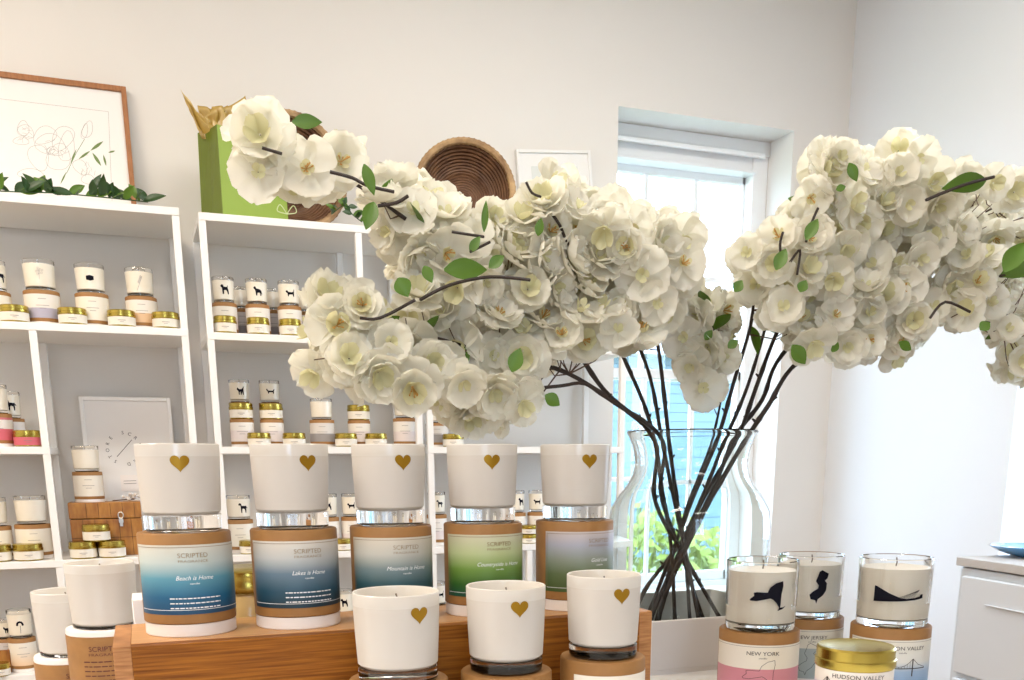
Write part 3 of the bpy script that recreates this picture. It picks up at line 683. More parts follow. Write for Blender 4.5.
# ------------------------------------------------------------------ blossoms
def petal(m, ang, L, W, tilt, cup, ruff, base=0.0012):
    ca, sa = cos(ang), sin(ang)
    def fn(u, v):
        s = (u - .5) * 2; t = v
        wdt = W * (.30 + .70 * sin(pi * min(1, t * .62) ) ** 1.0) * (1.0 if t < .7 else sqrt(max(.12, 1 - ((t - .7) / .32) ** 2)) * .98 + .02)
        r = base + L * t * (1 - .06 * s * s * t) - (0.05 * L * exp(-s * s * 30) * (t > .9))
        x = s * wdt * .5
        lift = tilt * r + cup * (t ** 2) * L - .16 * W * (1 - s * s) * sin(pi * t) * .8 + ruff * sin(s * 5.2 + ang * 7) * t * t * L
        return (r * ca - x * sa, r * sa + x * ca, lift)
    m.grid(fn, 6, 7)
def blossom_mesh(seed):
    rnd = random.Random(seed); m = MB(); R = 0.0290
    m.cur = 0
    n = 5
    for k in range(n): petal(m, 2 * pi * k / n + rnd.uniform(-.18, .18), R * rnd.uniform(.86, 1.16), R * rnd.uniform(1.25, 1.45), rnd.uniform(-.22, .30), rnd.uniform(-.25, .35), rnd.uniform(.05, .12))
    for k in range(n if seed not in (0, 3) else 0): petal(m, 2 * pi * (k + .5) / n + rnd.uniform(-.2, .2), R * rnd.uniform(.68, .86), R * rnd.uniform(1.0, 1.2), rnd.uniform(.3, .6), rnd.uniform(.0, .4), rnd.uniform(.06, .12))
    m.cur = 1
    if seed % 2 == 1:
        for k in range(5): petal(m, 2 * pi * k / 5 + rnd.uniform(-.3, .3), R * .40, R * .50, rnd.uniform(.9, 1.3), .4, .08, .001)
    else:
        for k in range(4): petal(m, 2 * pi * k / 4 + rnd.uniform(-.3, .3), R * .26, R * .30, rnd.uniform(.9, 1.5), .4, .08, .0005)
    if seed in (2, 5):
        m.cur = 0
        for k in range(4): petal(m, 2 * pi * k / 4 + rnd.uniform(-.3, .3), R * .58, R * .8, rnd.uniform(.7, 1.0), .3, .12)
    return m.mesh('blossom', [PETAL, PETALC], angle=180)
def stamen_mesh(seed):
    rnd = random.Random(seed); m = MB()
    for k in range(9):
        a = rnd.uniform(0, 2 * pi); q = rnd.uniform(.002, .0065); h = rnd.uniform(.010, .0145)
        m.tube([(0, 0, .001), (q * .6 * cos(a), q * .6 * sin(a), h * .6), (q * cos(a), q * sin(a), h)], [.0004, .0004, .0009], 4)
    return m.mesh('stamens', STAM)
BL = [blossom_mesh(s) for s in range(6)]; SM = [stamen_mesh(s) for s in range(2)]
def leaf_mesh(L, W, fold=.25, curl=.2, mt=None):
    m = MB()
    def fn(u, v):
        s = (u - .5) * 2; w = W * .5 * sin(pi * min(1, v * .97 + .02)) ** .85 * (1.15 - .3 * v)
        return (s * w, v * L, abs(s) * w * fold - curl * L * v * v)
    m.grid(fn, 4, 8); return m.mesh('leaf', mt or LEAF, angle=180)
LF = [leaf_mesh(.042, .020), leaf_mesh(.030, .014, .3, -.2), leaf_mesh(.050, .021, .2, .3)]
def orient(normal, spin):
    q = Vector(normal).normalized().to_track_quat('Z', 'Y'); return (q.to_matrix() @ Matrix.Rotation(spin, 3, 'Z')).to_euler()

def inpoly(x, y, pl):
    c = False; j = len(pl) - 1
    for i in range(len(pl)):
        if (pl[i][1] > y) != (pl[j][1] > y) and x < (pl[j][0] - pl[i][0]) * (y - pl[i][1]) / (pl[j][1] - pl[i][1]) + pl[i][0]: c = not c
        j = i
    return c
def spline(pts, n=7):
    pts = [Vector(p) for p in pts]; out = []
    for i in range(len(pts) - 1):
        p0 = pts[max(i - 1, 0)]; p1 = pts[i]; p2 = pts[i + 1]; p3 = pts[min(i + 2, len(pts) - 1)]
        for k in range(n):
            t = k / n; out.append(.5 * ((2 * p1) + (p2 - p0) * t + (2 * p0 - 5 * p1 + 4 * p2 - p3) * t * t + (3 * p1 - p0 - 3 * p2 + p3) * t ** 3))
    out.append(pts[-1]); return out

# (label, pixels from the vase floor to the tip with depth, radius)
STEMS = [
 ('flowering branch arching far left over the green gift bag', [(738, 648, 1.33), (720, 618, 1.32), (682, 552, 1.30), (655, 500, 1.28), (632, 440, 1.26), (604, 390, 1.24), (560, 330, 1.20), (480, 270, 1.16), (410, 222, 1.13), (345, 178, 1.11), (270, 150, 1.10)], .0042),
 ('flowering branch drooping left in front of the middle shelving unit', [(712, 648, 1.36), (704, 620, 1.36), (680, 550, 1.32), (661, 495, 1.28), (645, 440, 1.24), (615, 403, 1.20), (560, 370, 1.17), (480, 350, 1.14), (400, 330, 1.12), (345, 330, 1.11)], .0040),
 ('flowering branch rising left in front of the round wicker basket', [(677, 648, 1.24), (675, 620, 1.24), (671, 545, 1.29), (661, 482, 1.32), (655, 440, 1.34), (636, 385, 1.34), (600, 320, 1.33), (530, 270, 1.30), (460, 225, 1.27), (420, 205, 1.25)], .0040),
 ('flowering branch rising in front of the white picture frame', [(706, 648, 1.22), (699, 620, 1.22), (684, 545, 1.27), (672, 490, 1.31), (662, 440, 1.35), (648, 370, 1.38), (620, 310, 1.38), (580, 250, 1.37), (550, 190, 1.36)], .0040),
 ('flowering branch rising across the left part of the window', [(694, 650, 1.39), (690, 620, 1.38), (686, 560, 1.33), (677, 500, 1.30), (669, 440, 1.27), (660, 360, 1.26), (650, 300, 1.25), (640, 250, 1.24), (615, 205, 1.23)], .0040),
 ('thin branch with a small blossom cluster hanging above the vase mouth', [(650, 648, 1.27), (660, 605, 1.27), (672, 560, 1.29), (686, 510, 1.31), (703, 466, 1.31), (713, 437, 1.30), (722, 385, 1.27), (714, 330, 1.25), (700, 300, 1.24)], .0030),
 ('flowering branch rising at the right edge of the window', [(640, 648, 1.31), (651, 608, 1.31), (673, 550, 1.31), (697, 488, 1.30), (718, 437, 1.29), (735, 378, 1.28), (752, 318, 1.26), (752, 270, 1.25), (748, 245, 1.24)], .0042),
 ('flowering branch forming the tall left peak of the right bouquet', [(636, 646, 1.25), (655, 608, 1.26), (680, 550, 1.29), (706, 488, 1.31), (730, 437, 1.33), (748, 385, 1.35), (768, 318, 1.35), (785, 250, 1.34), (815, 175, 1.32)], .0042),
 ('flowering branch forming the highest peak of the right bouquet', [(626, 640, 1.31), (645, 590, 1.32), (679, 545, 1.32), (709, 489, 1.32), (738, 437, 1.30), (757, 385, 1.28), (778, 330, 1.27), (815, 260, 1.27), (870, 200, 1.26), (905, 155, 1.25)], .0042),
 ('flowering branch reaching the upper right corner of the bouquet', [(630, 648, 1.36), (652, 610, 1.35), (682, 550, 1.34), (713, 490, 1.33), (744, 437, 1.31), (762, 400, 1.30), (782, 355, 1.29), (850, 290, 1.27), (930, 240, 1.25), (1010, 200, 1.23)], .0046),
 ('flowering branch leaning low to the right edge of the photo', [(645, 650, 1.22), (662, 605, 1.23), (686, 548, 1.26), (716, 490, 1.27), (749, 437, 1.26), (768, 406, 1.25), (797, 363, 1.24), (860, 330, 1.22), (940, 315, 1.20), (1020, 330, 1.17)], .0048)]
MASS = [
 # polygon in pixels, spacing, depth near/far, which stems
 ([(230, 150), (232, 122), (240, 108), (262, 106), (272, 126), (286, 135), (300, 141), (318, 143), (332, 127), (352, 126), (362, 155), (356, 178), (340, 190), (322, 202), (300, 206), (272, 200), (262, 192), (246, 194), (234, 178)], (1.05, 1.15), [0]),
 ([(360, 195), (372, 172), (398, 158), (424, 163), (420, 180), (440, 182), (462, 203), (480, 208), (495, 197), (512, 218), (520, 190), (530, 165), (560, 164), (580, 182), (590, 192), (620, 190), (642, 202), (652, 216), (665, 208), (684, 216), (692, 230), (706, 236), (702, 262), (712, 292), (706, 312), (680, 315), (668, 330), (655, 352), (600, 358), (560, 362), (545, 380), (500, 385), (450, 360), (420, 330), (400, 300), (382, 270), (366, 225)], (1.12, 1.38), [0, 1, 2, 3, 4]),
 ([(297, 325), (310, 290), (330, 278), (350, 282), (380, 290), (420, 300), (440, 340), (480, 360), (545, 372), (550, 410), (540, 425), (500, 436), (455, 432), (425, 418), (400, 405), (380, 398), (345, 402), (318, 396), (292, 372)], (1.06, 1.2), [1]),
 ([(668, 300), (690, 286), (738, 284), (746, 320), (738, 362), (724, 400), (700, 406), (680, 398), (670, 350)], (1.24, 1.36), [5]),
 ([(727, 246), (737, 228), (750, 234), (765, 232), (772, 215), (785, 205), (792, 178), (800, 150), (822, 137), (842, 133), (852, 147), (866, 150), (882, 134), (896, 127), (914, 132), (926, 152), (946, 158), (970, 150), (985, 165), (1024, 158), (1050, 165), (1060, 390), (1020, 398), (992, 392), (978, 372), (990, 345), (980, 322), (955, 336), (925, 342), (918, 362), (896, 376), (865, 368), (840, 366), (800, 362), (795, 350), (775, 330), (770, 315), (745, 305), (730, 272)], (1.14, 1.42), [6, 7, 8, 9, 10])]
branches = []
for lb, pts, rad in STEMS:
    w = []
    for i, (px, py, Y) in enumerate(pts):
        p = P(px, py, Y)
        if p.z < 1.255:                                  # stay inside the glass
            d = Vector((p.x - VX, p.y - VY, 0)); lim = vase_R(max(p.z, .93)) - .011 - (0.012 if p.z < .95 else 0)
            if d.length > lim: d *= lim / d.length; p = Vector((VX + d.x, VY + d.y, p.z))
        if i == 0: p.z = max(p.z, VZ + .017); p.z = VZ + .017
        w.append(p)
    branches.append(dict(label=lb, curve=spline(w, 7), rad=rad, bl=[], lf=[], tw=MB()))
rnd = random.Random(11); centers = []
def place(px, py, Y, ids, centre, minD):
    p = P(px, py, Y)
    for q, _ in centers:
        if (q - p).length < minD: return False
    centers.append((p, ids)); return True
for pl, (ya, yb), ids in MASS:
    xs = [a for a, b in pl]; ys = [b for a, b in pl]; cxm, cym = sum(xs) / len(xs), sum(ys) / len(ys)
    ins = 15 if len(ids) == 1 and ids[0] == 5 else 19
    tries = 0; fails = 0
    while tries < 9000 and fails < 1500:
        tries += 1; px, py = rnd.uniform(min(xs), max(xs)), rnd.uniform(min(ys), max(ys))
        if not all(inpoly(px + dx, py + dy, pl) for dx, dy in ((ins, 0), (-ins, 0), (0, ins), (0, -ins))): continue
        Y = rnd.uniform(ya, yb)
        if not place(px, py, Y, ids, None, 0.0310): fails += 1; continue
        fails = 0
CAMP = Vector((0, 0, CZ))
for p, ids in centers:
    best = None
    for i in ids:
        cv = branches[i]['curve']; h = len(cv)
        for k in range(int(h * .68), h):
            d = (cv[k] - p).length + .0004 * len(branches[i]['bl'])
            if best is None or d < best[0]: best = (d, i, k)
    d, i, k = best; branches[i]['bl'].append((p, k))
for bi, b in enumerate(branches):
    t = thing('blossom_branch', b['label'], 'artificial blossom branch', b['curve'][0], 0, 'blossom branches in the glass vase'); org = b['curve'][0]
    n = len(b['curve']); m = MB()
    rads = [.76 * b['rad'] * (1.0 if q < .55 * n else 1 - .65 * (q - .55 * n) / (.45 * n)) * (1.22 if q % 5 == 2 else 1) for q in range(n)]
    m.tube([c - org for c in b['curve']], rads, 8)
    rr = random.Random(bi)
    for q in range(6, int(n * .6), 5):                    # bud scars on the bare part
        c = b['curve'][q] - org; d = Vector((rr.uniform(-1, 1), rr.uniform(-1, 1), .8)).normalized(); m.tube([c, c + d * b['rad'] * 2.0], [b['rad'] * .7, b['rad'] * .3], 5)
    m.build('stem', BARK, t)
    tw = MB(); bl = b['bl']; ext = None
    if len(bl) > 96: ext = bl[96:]; bl = bl[:96]
    for p, k in bl + (ext or []):
        a = b['curve'][max(0, k - 2)] - org; c = p - org; mid = (a * .45 + c * .55) + Vector((0, 0, -.012))
        if .02 < (c - a).length < .085: tw.tube([a, mid, c], [.0011, .0008, .0006], 4)
    if tw.v: tw.build('twigs', TWIG, t)
    def put(p, k):
        out = (p - b['curve'][min(k, n - 1)])
        out = out.normalized() if out.length > .005 else Vector((0, 0, 1))
        nrm = (CAMP - p).normalized() * rr.uniform(.5, 1.1) + out * .8 + Vector((0, 0, rr.uniform(-.1, .35))) + Vector((rr.gauss(0, .35), rr.gauss(0, .35), rr.gauss(0, .35)))
        s = rr.uniform(.84, 1.12)
        o = link('blossom', BL[rr.randrange(6)], t); o.location = p - org; o.rotation_euler = orient(nrm, rr.uniform(0, 6.28)); o.scale = (s, s, s * rr.uniform(.8, 1.1))
        if rr.random() < .22: link('stamens', SM[rr.randrange(2)], o)
    for p, k in bl: put(p, k)
    # leaves sprouting along the flowered part
    for q in range(int(n * .72), n, 4):
        c = b['curve'][q] - org; o = link('leaf', LF[rr.randrange(2)], t); o.location = c
        o.rotation_euler = orient(Vector((rr.gauss(0, 1), rr.gauss(0, 1), rr.uniform(.2, 1))), rr.uniform(0, 6.28))
    b['root'] = t; b['org'] = org
# leaves that show in front of the blossoms: pixel base, pixel tip, depth, width, branch
for (x0, y0, x1, y1, Y, wd, bi) in [
 (444, 270, 488, 268, 1.07, .017, 2), (489, 268, 504, 255, 1.07, .010, 2), (364, 164, 374, 194, 1.02, .009, 0), (374, 202, 366, 228, 1.02, .012, 0), (292, 122, 322, 121, 1.00, .010, 0),
 (470, 252, 480, 236, 1.08, .008, 2), (484, 232, 486, 200, 1.09, .006, 2), (538, 236, 541, 218, 1.1, .008, 3), (398, 278, 408, 296, 1.03, .014, 1), (424, 266, 432, 282, 1.03, .009, 1),
 (986, 180, 947, 186, 1.06, .019, 9), (1004, 272, 1026, 240, 1.03, .020, 9), (1000, 276, 1040, 262, 1.05, .018, 9), (806, 240, 818, 218, 1.08, .012, 7), (792, 345, 806, 364, 1.14, .015, 10),
 (776, 270, 786, 248, 1.12, .013, 6), (849, 163, 857, 181, 1.10, .010, 7), (836, 190, 846, 186, 1.1, .007, 8), (512, 372, 520, 348, 1.05, .013, 1), (545, 395, 560, 405, 1.08, .012, 1), (980, 330, 990, 322, 1.06, .012, 10),
 (735, 292, 742, 280, 1.14, .011, 6), (800, 292, 806, 280, 1.12, .011, 8), (832, 352, 838, 342, 1.14, .009, 10), (899, 342, 912, 350, 1.12, .010, 10), (728, 348, 738, 340, 1.22, .010, 5), (705, 340, 712, 330, 1.22, .009, 5)]:
    a, c = P(x0, y0, Y), P(x1, y1, Y - .006); b = branches[bi]; L_ = (c - a).length
    me = leaf_mesh(L_, wd * 1.35, .25, .12, LEAF); o = link('leaf', me, b['root']); o.location = a - b['org']
    yv = (c - a).normalized(); zv = ((CAMP - a).normalized()); zv = (zv - yv * zv.dot(yv)).normalized(); zv = (zv + Vector((0, 0, .3))).normalized(); zv = (zv - yv * zv.dot(yv)).normalized(); xv = yv.cross(zv)
    o.rotation_euler = Matrix((xv, yv, zv)).transposed().to_euler()
# twigs that show in front
for (pts, Y, r, bi) in [
 ([(330, 172), (352, 178), (368, 186), (394, 192)], 1.03, .0018, 0), ([(378, 206), (396, 203), (408, 196)], 1.03, .0018, 0), ([(262, 148), (282, 154)], 1.01, .0016, 0),
 ([(452, 232), (484, 237)], 1.08, .0016, 2), ([(470, 252), (490, 242)], 1.08, .0016, 2), ([(552, 214), (560, 226), (566, 240), (576, 256)], 1.12, .0019, 3), ([(526, 182), (532, 193), (541, 197)], 1.12, .0016, 3),
 ([(926, 200), (945, 192), (970, 183), (994, 177)], 1.05, .0021, 9), ([(806, 242), (812, 222), (818, 208)], 1.10, .0018, 7), ([(782, 262), (780, 245), (783, 232)], 1.12, .0017, 6), ([(790, 262), (800, 250), (797, 275)], 1.12, .0017, 6),
 ([(1000, 276), (1024, 276)], 1.05, .0022, 9), ([(420, 300), (450, 285), (490, 277), (530, 280)], 1.06, .0019, 2), ([(930, 318), (945, 302), (970, 312)], 1.06, .0019, 10), ([(520, 390), (560, 386), (585, 384), (612, 402)], 1.12, .0022, 1), ([(360, 318), (380, 318), (415, 300)], 1.05, .0017, 1)]:
    b = branches[bi]; m = MB(); m.tube(spline([P(x, y, Y) - b['org'] for x, y in pts], 4), r, 5); m.build('twig', BARK, b['root'])

# ------------------------------------------------------------------ on top of the units
# framed drawing
FZ = 1.8685; fw_, fh_ = 0.50, 0.378; tl = radians(-7)
t = thing('framed_drawing', 'wood framed pencil drawing of flowers leaning on the wall', 'picture', (-0.190, 3.150, FZ)); t.rotation_euler = (tl, 0, 0)
def frame_bars(t, w, h, b, dp, mt):
    for n, bx in (('side', (-w / 2, -w / 2 + b, 0, h)), ('side', (w / 2 - b, w / 2, 0, h)), ('rail', (-w / 2 + b, w / 2 - b, h - b, h)), ('rail', (-w / 2 + b, w / 2 - b, 0, b))):
        m = MB(); m.box(bx[0], bx[1], 0, dp, bx[2], bx[3]); m.build('frame_' + n, mt, t, bevel=0.0012)
frame_bars(t, fw_, fh_, .014, .018, FRAMEW)
m = MB(); m.box(-fw_ / 2 + .013, fw_ / 2 - .013, .008, .014, .013, fh_ - .013); m.build('paper', MATB, t, smooth=False)
def flat_line(m, pts, wd, y):
    for (ax, az), (bx, bz) in zip(pts, pts[1:]):
        L_ = hypot(bx - ax, bz - az)
        if L_ < 1e-6: continue
        nx, nz = -(bz - az) / L_ * wd / 2, (bx - ax) / L_ * wd / 2
        m.add([(ax - nx, y, az - nz), (bx - nx, y, bz - nz), (bx + nx, y, bz + nz), (ax + nx, y, az + nz)], [(0, 1, 2, 3)])
def fpx(px, py):                                           # a point of the sheet
    p = P(px, py, 3.16); return (p.x + .190, (p.z - FZ) / cos(tl))
m = MB(); q = [fpx(-120, 75), fpx(0, 94), fpx(108, 107), fpx(112, 200)]; flat_line(m, q, .0008, .0079)
rp = random.Random(4)
def pet(m, cx, cy, rx, ry, ang, wd):
    pts = []
    for k in range(19):
        a = 2 * pi * k / 18; r_ = 1 + .08 * sin(3 * a + ang); x = rx * cos(a) * r_; y = ry * sin(a) * r_
        pts.append(fpx(cx + x * cos(ang) - y * sin(ang), cy + x * sin(ang) + y * cos(ang)))
    flat_line(m, pts, wd, .0078)
for cx, cy, rx, ry, a in [(50, 142, 16, 11, .3), (38, 155, 14, 10, 1.2), (62, 135, 14, 10, -1), (58, 155, 12, 14, .2), (44, 132, 12, 9, -.4), (52, 148, 6, 4, .1), (22, 125, 6, 8, 0), (25, 128, 9, 6, .6), (20, 138, 8, 4, .1), (87, 126, 5, 9, .3), (84, 128, 3, 8, .2), (80, 165, 9, 6, .9), (88, 178, 7, 5, .3), (30, 172, 13, 5, .05), (66, 144, 8, 16, .1)]:
    pet(m, cx, cy, rx, ry, a, .0008)
for k in range(40):
    x, y = rp.choice([(50, 144), (24, 128), (84, 165), (62, 150)]); x += rp.gauss(0, 5); y += rp.gauss(0, 5); a = rp.uniform(0, 3)
    flat_line(m, [fpx(x, y), fpx(x + 5 * cos(a), y + 5 * sin(a))], .0007, .0078)
m.build('pencil_lines', PENCIL2, t, smooth=False)
m = MB()
for x0, y0, x1, y1, wd in [(90, 148, 103, 138, .008), (92, 150, 101, 164, .009), (103, 152, 106, 164, .006), (108, 150, 115, 148, .005), (78, 157, 90, 148, .006), (70, 162, 76, 146, .004), (60, 183, 66, 170, .004)]:
    a, c = fpx(x0, y0), fpx(x1, y1); dx, dz = c[0] - a[0], c[1] - a[1]; L_ = hypot(dx, dz); nx, nz = -dz / L_, dx / L_
    pts = [(a[0], .0077, a[1])] + [(a[0] + dx * s + nx * wd * .5 * sin(pi * s), .0077, a[1] + dz * s + nz * wd * .5 * sin(pi * s)) for s in (.2, .4, .6, .8)] + [(c[0], .0077, c[1])] + [(a[0] + dx * s - nx * wd * .5 * sin(pi * s), .0077, a[1] + dz * s - nz * wd * .5 * sin(pi * s)) for s in (.8, .6, .4, .2)]
    m.add(pts, [tuple(range(len(pts)))])
flat_line(m, [fpx(66, 172), fpx(76, 150), fpx(84, 136)], .0012, .0077)
m.build('painted_leaves', mat('painted_green', (0.16, 0.24, 0.08), .8), t, smooth=False)

def garland(name, label, cat, pts, Y, n, seed, L_, wd, mats, dy=.03, up=.6):
    rg = random.Random(seed); w = [P(x, y, Y) for x, y in pts]; cv = spline(w, 8); org = cv[0]
    t = thing(name, label, cat, org); m = MB(); m.tube([c - org for c in cv], .0016, 6); m.build('stem', TWIG if 0 else LEAFD, t)
    for k in range(n):
        c = cv[int(k * (len(cv) - 1) / max(1, n - 1))]; me = cached((name, 'leaf', k % 3, L_), lambda: leaf_mesh(L_ * (.8 + .2 * (k % 3)), wd, .3, .1 * (k % 3), mats[k % len(mats)]))
        o = link('leaf', me, t); o.location = c - org
        d = Vector((rg.uniform(-1, 1), rg.uniform(-.8, .2), rg.uniform(.1, up) + (.0))).normalized(); yv = d; zv = Vector((rg.uniform(-.4, .4), -1, rg.uniform(0, .8))).normalized()
        zv = (zv - yv * zv.dot(yv)).normalized(); xv = yv.cross(zv); o.rotation_euler = Matrix((xv, yv, zv)).transposed().to_euler()
    return t
garland('leaf_garland', 'green leafy garland lying along the top of the left unit', 'garland', [(-20, 190), (20, 192), (55, 193), (90, 196), (120, 199), (148, 202)], 2.945, 34, 3, .052, .022, [LEAFD, LEAF, LEAFD], up=.9)

# gift bag
t = thing('gift_bag', 'bright green paper gift bag with gold tissue on the middle unit', 'gift bag', (0.350, 3.03, 1.8625), radians(26))
m = MB(); wbx, dbx, hbx = .108, .056, .232
vs = [(-wbx, -dbx, 0), (wbx, -dbx, 0), (wbx, dbx, 0), (-wbx, dbx, 0), (-wbx * .97, -dbx * .9, hbx), (wbx * .97, -dbx * .9, hbx), (wbx * .97, dbx * .9, hbx), (-wbx * .97, dbx * .9, hbx), (-wbx * 1.0, 0, 0), (-wbx * .90, 0, hbx), (wbx, 0, 0), (wbx * .9, 0, hbx)]
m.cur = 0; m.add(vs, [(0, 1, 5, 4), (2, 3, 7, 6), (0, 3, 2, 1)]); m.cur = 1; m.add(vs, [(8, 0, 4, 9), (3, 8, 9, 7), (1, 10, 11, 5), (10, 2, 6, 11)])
m.build('bag', [GREENBAG, GREENSIDE], t, smooth=False, solid=.0012)
inv = (Matrix.Translation((0.350, 3.03, 1.8625)) @ Matrix.Rotation(radians(26), 4, 'Z')).inverted()
for k, (q0, q1, q2, q3, Yt) in enumerate([((201, 138), (224, 140), (183, 88), (214, 108), 2.995), ((211, 140), (243, 138), (213, 106), (244, 96), 3.00), ((203, 138), (232, 138), (200, 104), (226, 106), 3.035)]):
    m = MB(); c4 = [inv @ P(*q, Yt) for q in (q0, q1, q2, q3)]; rg = random.Random(k + 20); ph = rg.uniform(0, 6)
    def fn(u, v):
        b0 = c4[0].lerp(c4[1], u); b1 = c4[2].lerp(c4[3], u); p = b0.lerp(b1, v)
        p.y += .012 * sin(u * 9 + ph + v * 2) * (1 - .3 * v) + .006 * sin(u * 17 + v * 8); p.z += -.012 * sin(pi * u) * v + (-.03 * sin(pi * u) * v if k == 0 else 0)
        return p
    m.grid(fn, 16, 10); m.build('tissue_paper', TISSUE, t, solid=.0006, angle=30)

# coiled baskets, opening towards the room
def basket(label, x, z, R_, depth, Y, tiltx, tiltz, mt, rim_mt, name='wicker_basket'):
    t = thing(name, label, 'basket', (x, Y, z)); t.rotation_euler = (tiltx, 0, tiltz)
    m = MB(); turns = 20; pts = []; n = turns * 40
    for i in range(n + 1):
        a = 2 * pi * turns * i / n; s = i / n; r_ = .004 + (R_ - .004) * s; y_ = depth * (1 - s ** 2.6); wv = .0009 * sin(a * 11.5)
        pts.append((r_ * cos(a), y_ + wv, r_ * sin(a)))
    m.tube(pts, R_ / turns * .64, 6)
    m.lathe([(0, 0)] + [(R_ * q, -(depth * (1 - q ** 2.6)) + depth) for q in (.2, .4, .6, .7, .8, .9, .95, 1)], 60)
    nn = len(pts) * 6 + 0
    k0 = next(i for i in range(len(m.v)) if i >= nn)
    m.v = m.v[:k0] + [(a, depth - c + .0075, b) for a, b, c in m.v[k0:]]
    m.build('coiled_bowl', mt, t)
    m = MB(); prs = []; n = 180
    for i in range(n): a = 2 * pi * i / n; prs.append(((R_ + .004) * cos(a), -.004, (R_ + .004) * sin(a)))
    m.tube(prs, [.0105 + .0016 * (i % 3 == 0) for i in range(n)], 8, closed=True); m.build('rim', rim_mt, t)
    return t
basket('round coiled wicker basket with pale rim standing on edge on the right unit', 1.012, 2.010, .144, .085, 3.02, radians(-8), radians(-14), WICKER, WICKL)
basket('dark wicker basket lying on its side beside the green gift bag', 0.497, 2.030, .152, .09, 3.06, radians(-6), radians(10), WICKER, WICKL)
m = MB()
garland('greenery_sprig', 'dark green leafy sprig at the foot of the basket beside the gift bag', 'greenery', [(332, 214), (345, 205), (352, 214), (362, 222)], 2.94, 16, 9, .030, .016, [LEAFD, LEAFD, LEAF])
# raffia bow
t = thing('raffia_bow', 'small pale green raffia bow on the shelf edge by the gift bag', 'bow', P(287, 214, 2.925)); m = MB()
for s in (-1, 1): m.tube(spline([(0, 0, 0), (s * .018, -.004, .022), (s * .026, 0, .006), (0, 0, 0)], 6), .0014, 5)
m.build('loops', mat('raffia', (.55, .62, .34), .7), t)

# white frame by the window
t = thing('white_frame', 'thin white framed print hanging slightly crooked left of the window', 'picture', (1.420, 3.202, 1.872)); t.rotation_euler = (0, radians(-5), 0)
frame_bars(t, .272, .345, .010, .016, WHITE)
m = MB(); m.box(-.128, .128, .006, .012, .008, .337); m.build('mount', MATB, t, smooth=False)
m = MB(); m.box(-.085, .085, .0045, .006, .05, .295); m.build('print_sheet', mat('pale_print', (.70, .73, .70), .7), t, smooth=False)

# ------------------------------------------------------------------ crate, leaning sign, ornament
t = thing('wooden_crate', 'hinged wooden keepsake chest with squared panels and metal clasp', 'chest', (-0.100, 2.978, Z3))
m = MB(); m.box(-.095, .095, 0, .110, 0, .105)
m.build('body', CRATE, t, bevel=.002)
m = MB(); m.box(-.096, .096, -.001, .111, .107, .152); m.build('lid', CRATE, t, bevel=.002)
m = MB()
for x in (-.062, -.03, .002, .034, .066): m.box(x - .0007, x + .0007, -.0008, .0, .002, .104); m.box(x - .0007 + .012, x + .0007 + .012, -.0018, -.001, .109, .150)
m.box(-.095, .095, -.0008, 0, .052, .0535); m.build('panel_grooves', mat('groove', (.10, .04, .012), .7), t, smooth=False)
m = MB(); m.tube([(.040 + .007 * cos(a), -.004, .115 + .009 * sin(a)) for a in [2 * pi * k / 14 for k in range(14)]], .0016, 6, closed=True); m.box(.034, .046, -.004, -.0012, .094, .106); m.box(.036, .044, -.006, -.003, .084, .096); m.build('clasp', STEEL, t)
t = thing('leaning_sign', 'tall white framed sign with a circle of letters leaning behind the chest', 'sign', (-.020, 3.128, Z3)); t.rotation_euler = (radians(-5), 0, 0)
frame_bars(t, .255, .455, .011, .014, WHITE)
m = MB(); m.box(-.118, .118, .005, .010, .009, .446); m.build('panel', mat('sign_white', (.80, .79, .77), .6), t, smooth=False)
def lpx(px, py): p = P(px, py, 3.15); return (p.x + .020, p.z - Z3)
cx_, cz_ = lpx(124, 448); 
m = MB()
for k, ch in enumerate('SCRIPTED STORE '):
    if ch == ' ': continue
    vs_, fs_ = text_tris(ch); a = pi / 2 - 2 * pi * k / 15; s = .014; rr_ = .042
    m.add([(cx_ + rr_ * cos(a) + (vx * s * sin(a) + vy * s * cos(a)), .0046, cz_ + rr_ * sin(a) + (-vx * s * cos(a) + vy * s * sin(a))) for vx, vy in vs_], fs_)
flat_line(m, [(cx_ - .022, cz_ - .024), (cx_ + .024, cz_ + .026)], .0016, .0046); m.build('lettering', INK, t, smooth=False)
m = MB(); cx2, cz2 = lpx(130, 482); m.box(cx2 - .026, cx2 + .026, .0025, .005, cz2 - .026, cz2 + .022); m.build('small_card', WHCARD, t, smooth=False)
m = MB()
for q in (.004, -.004): flat_line(m, [(cx2 - .018, cz2 + q), (cx2 + .018, cz2 + q + .001)], .0016, .0023)
m.build('card_lines', GREYINK, t, smooth=False)
t = thing('dried_flower', 'small bunch of silvery dried flowers on the chest lid', 'ornament', (P(131, 500, 3.02).x, 3.02, Z3 + .152)); m = MB(); rg = random.Random(3)
for k in range(16):
    c = Vector((rg.gauss(0, .012), rg.gauss(0, .006), .006 + abs(rg.gauss(.008, .006)))); m.lathe([(0, c.z - .005), (.0045, c.z - .002), (.005, c.z + .001), (.003, c.z + .004), (0, c.z + .005)], 8, (c.x, c.y))
m.build('flower_heads', mat('silver_dried', (.62, .58, .54), .6), t); m = MB(); m.tube([(-.05, 0, .003), (-.02, .0, .005), (.01, 0, .006)], .0015, 5); m.build('stalk', TWIG, t)

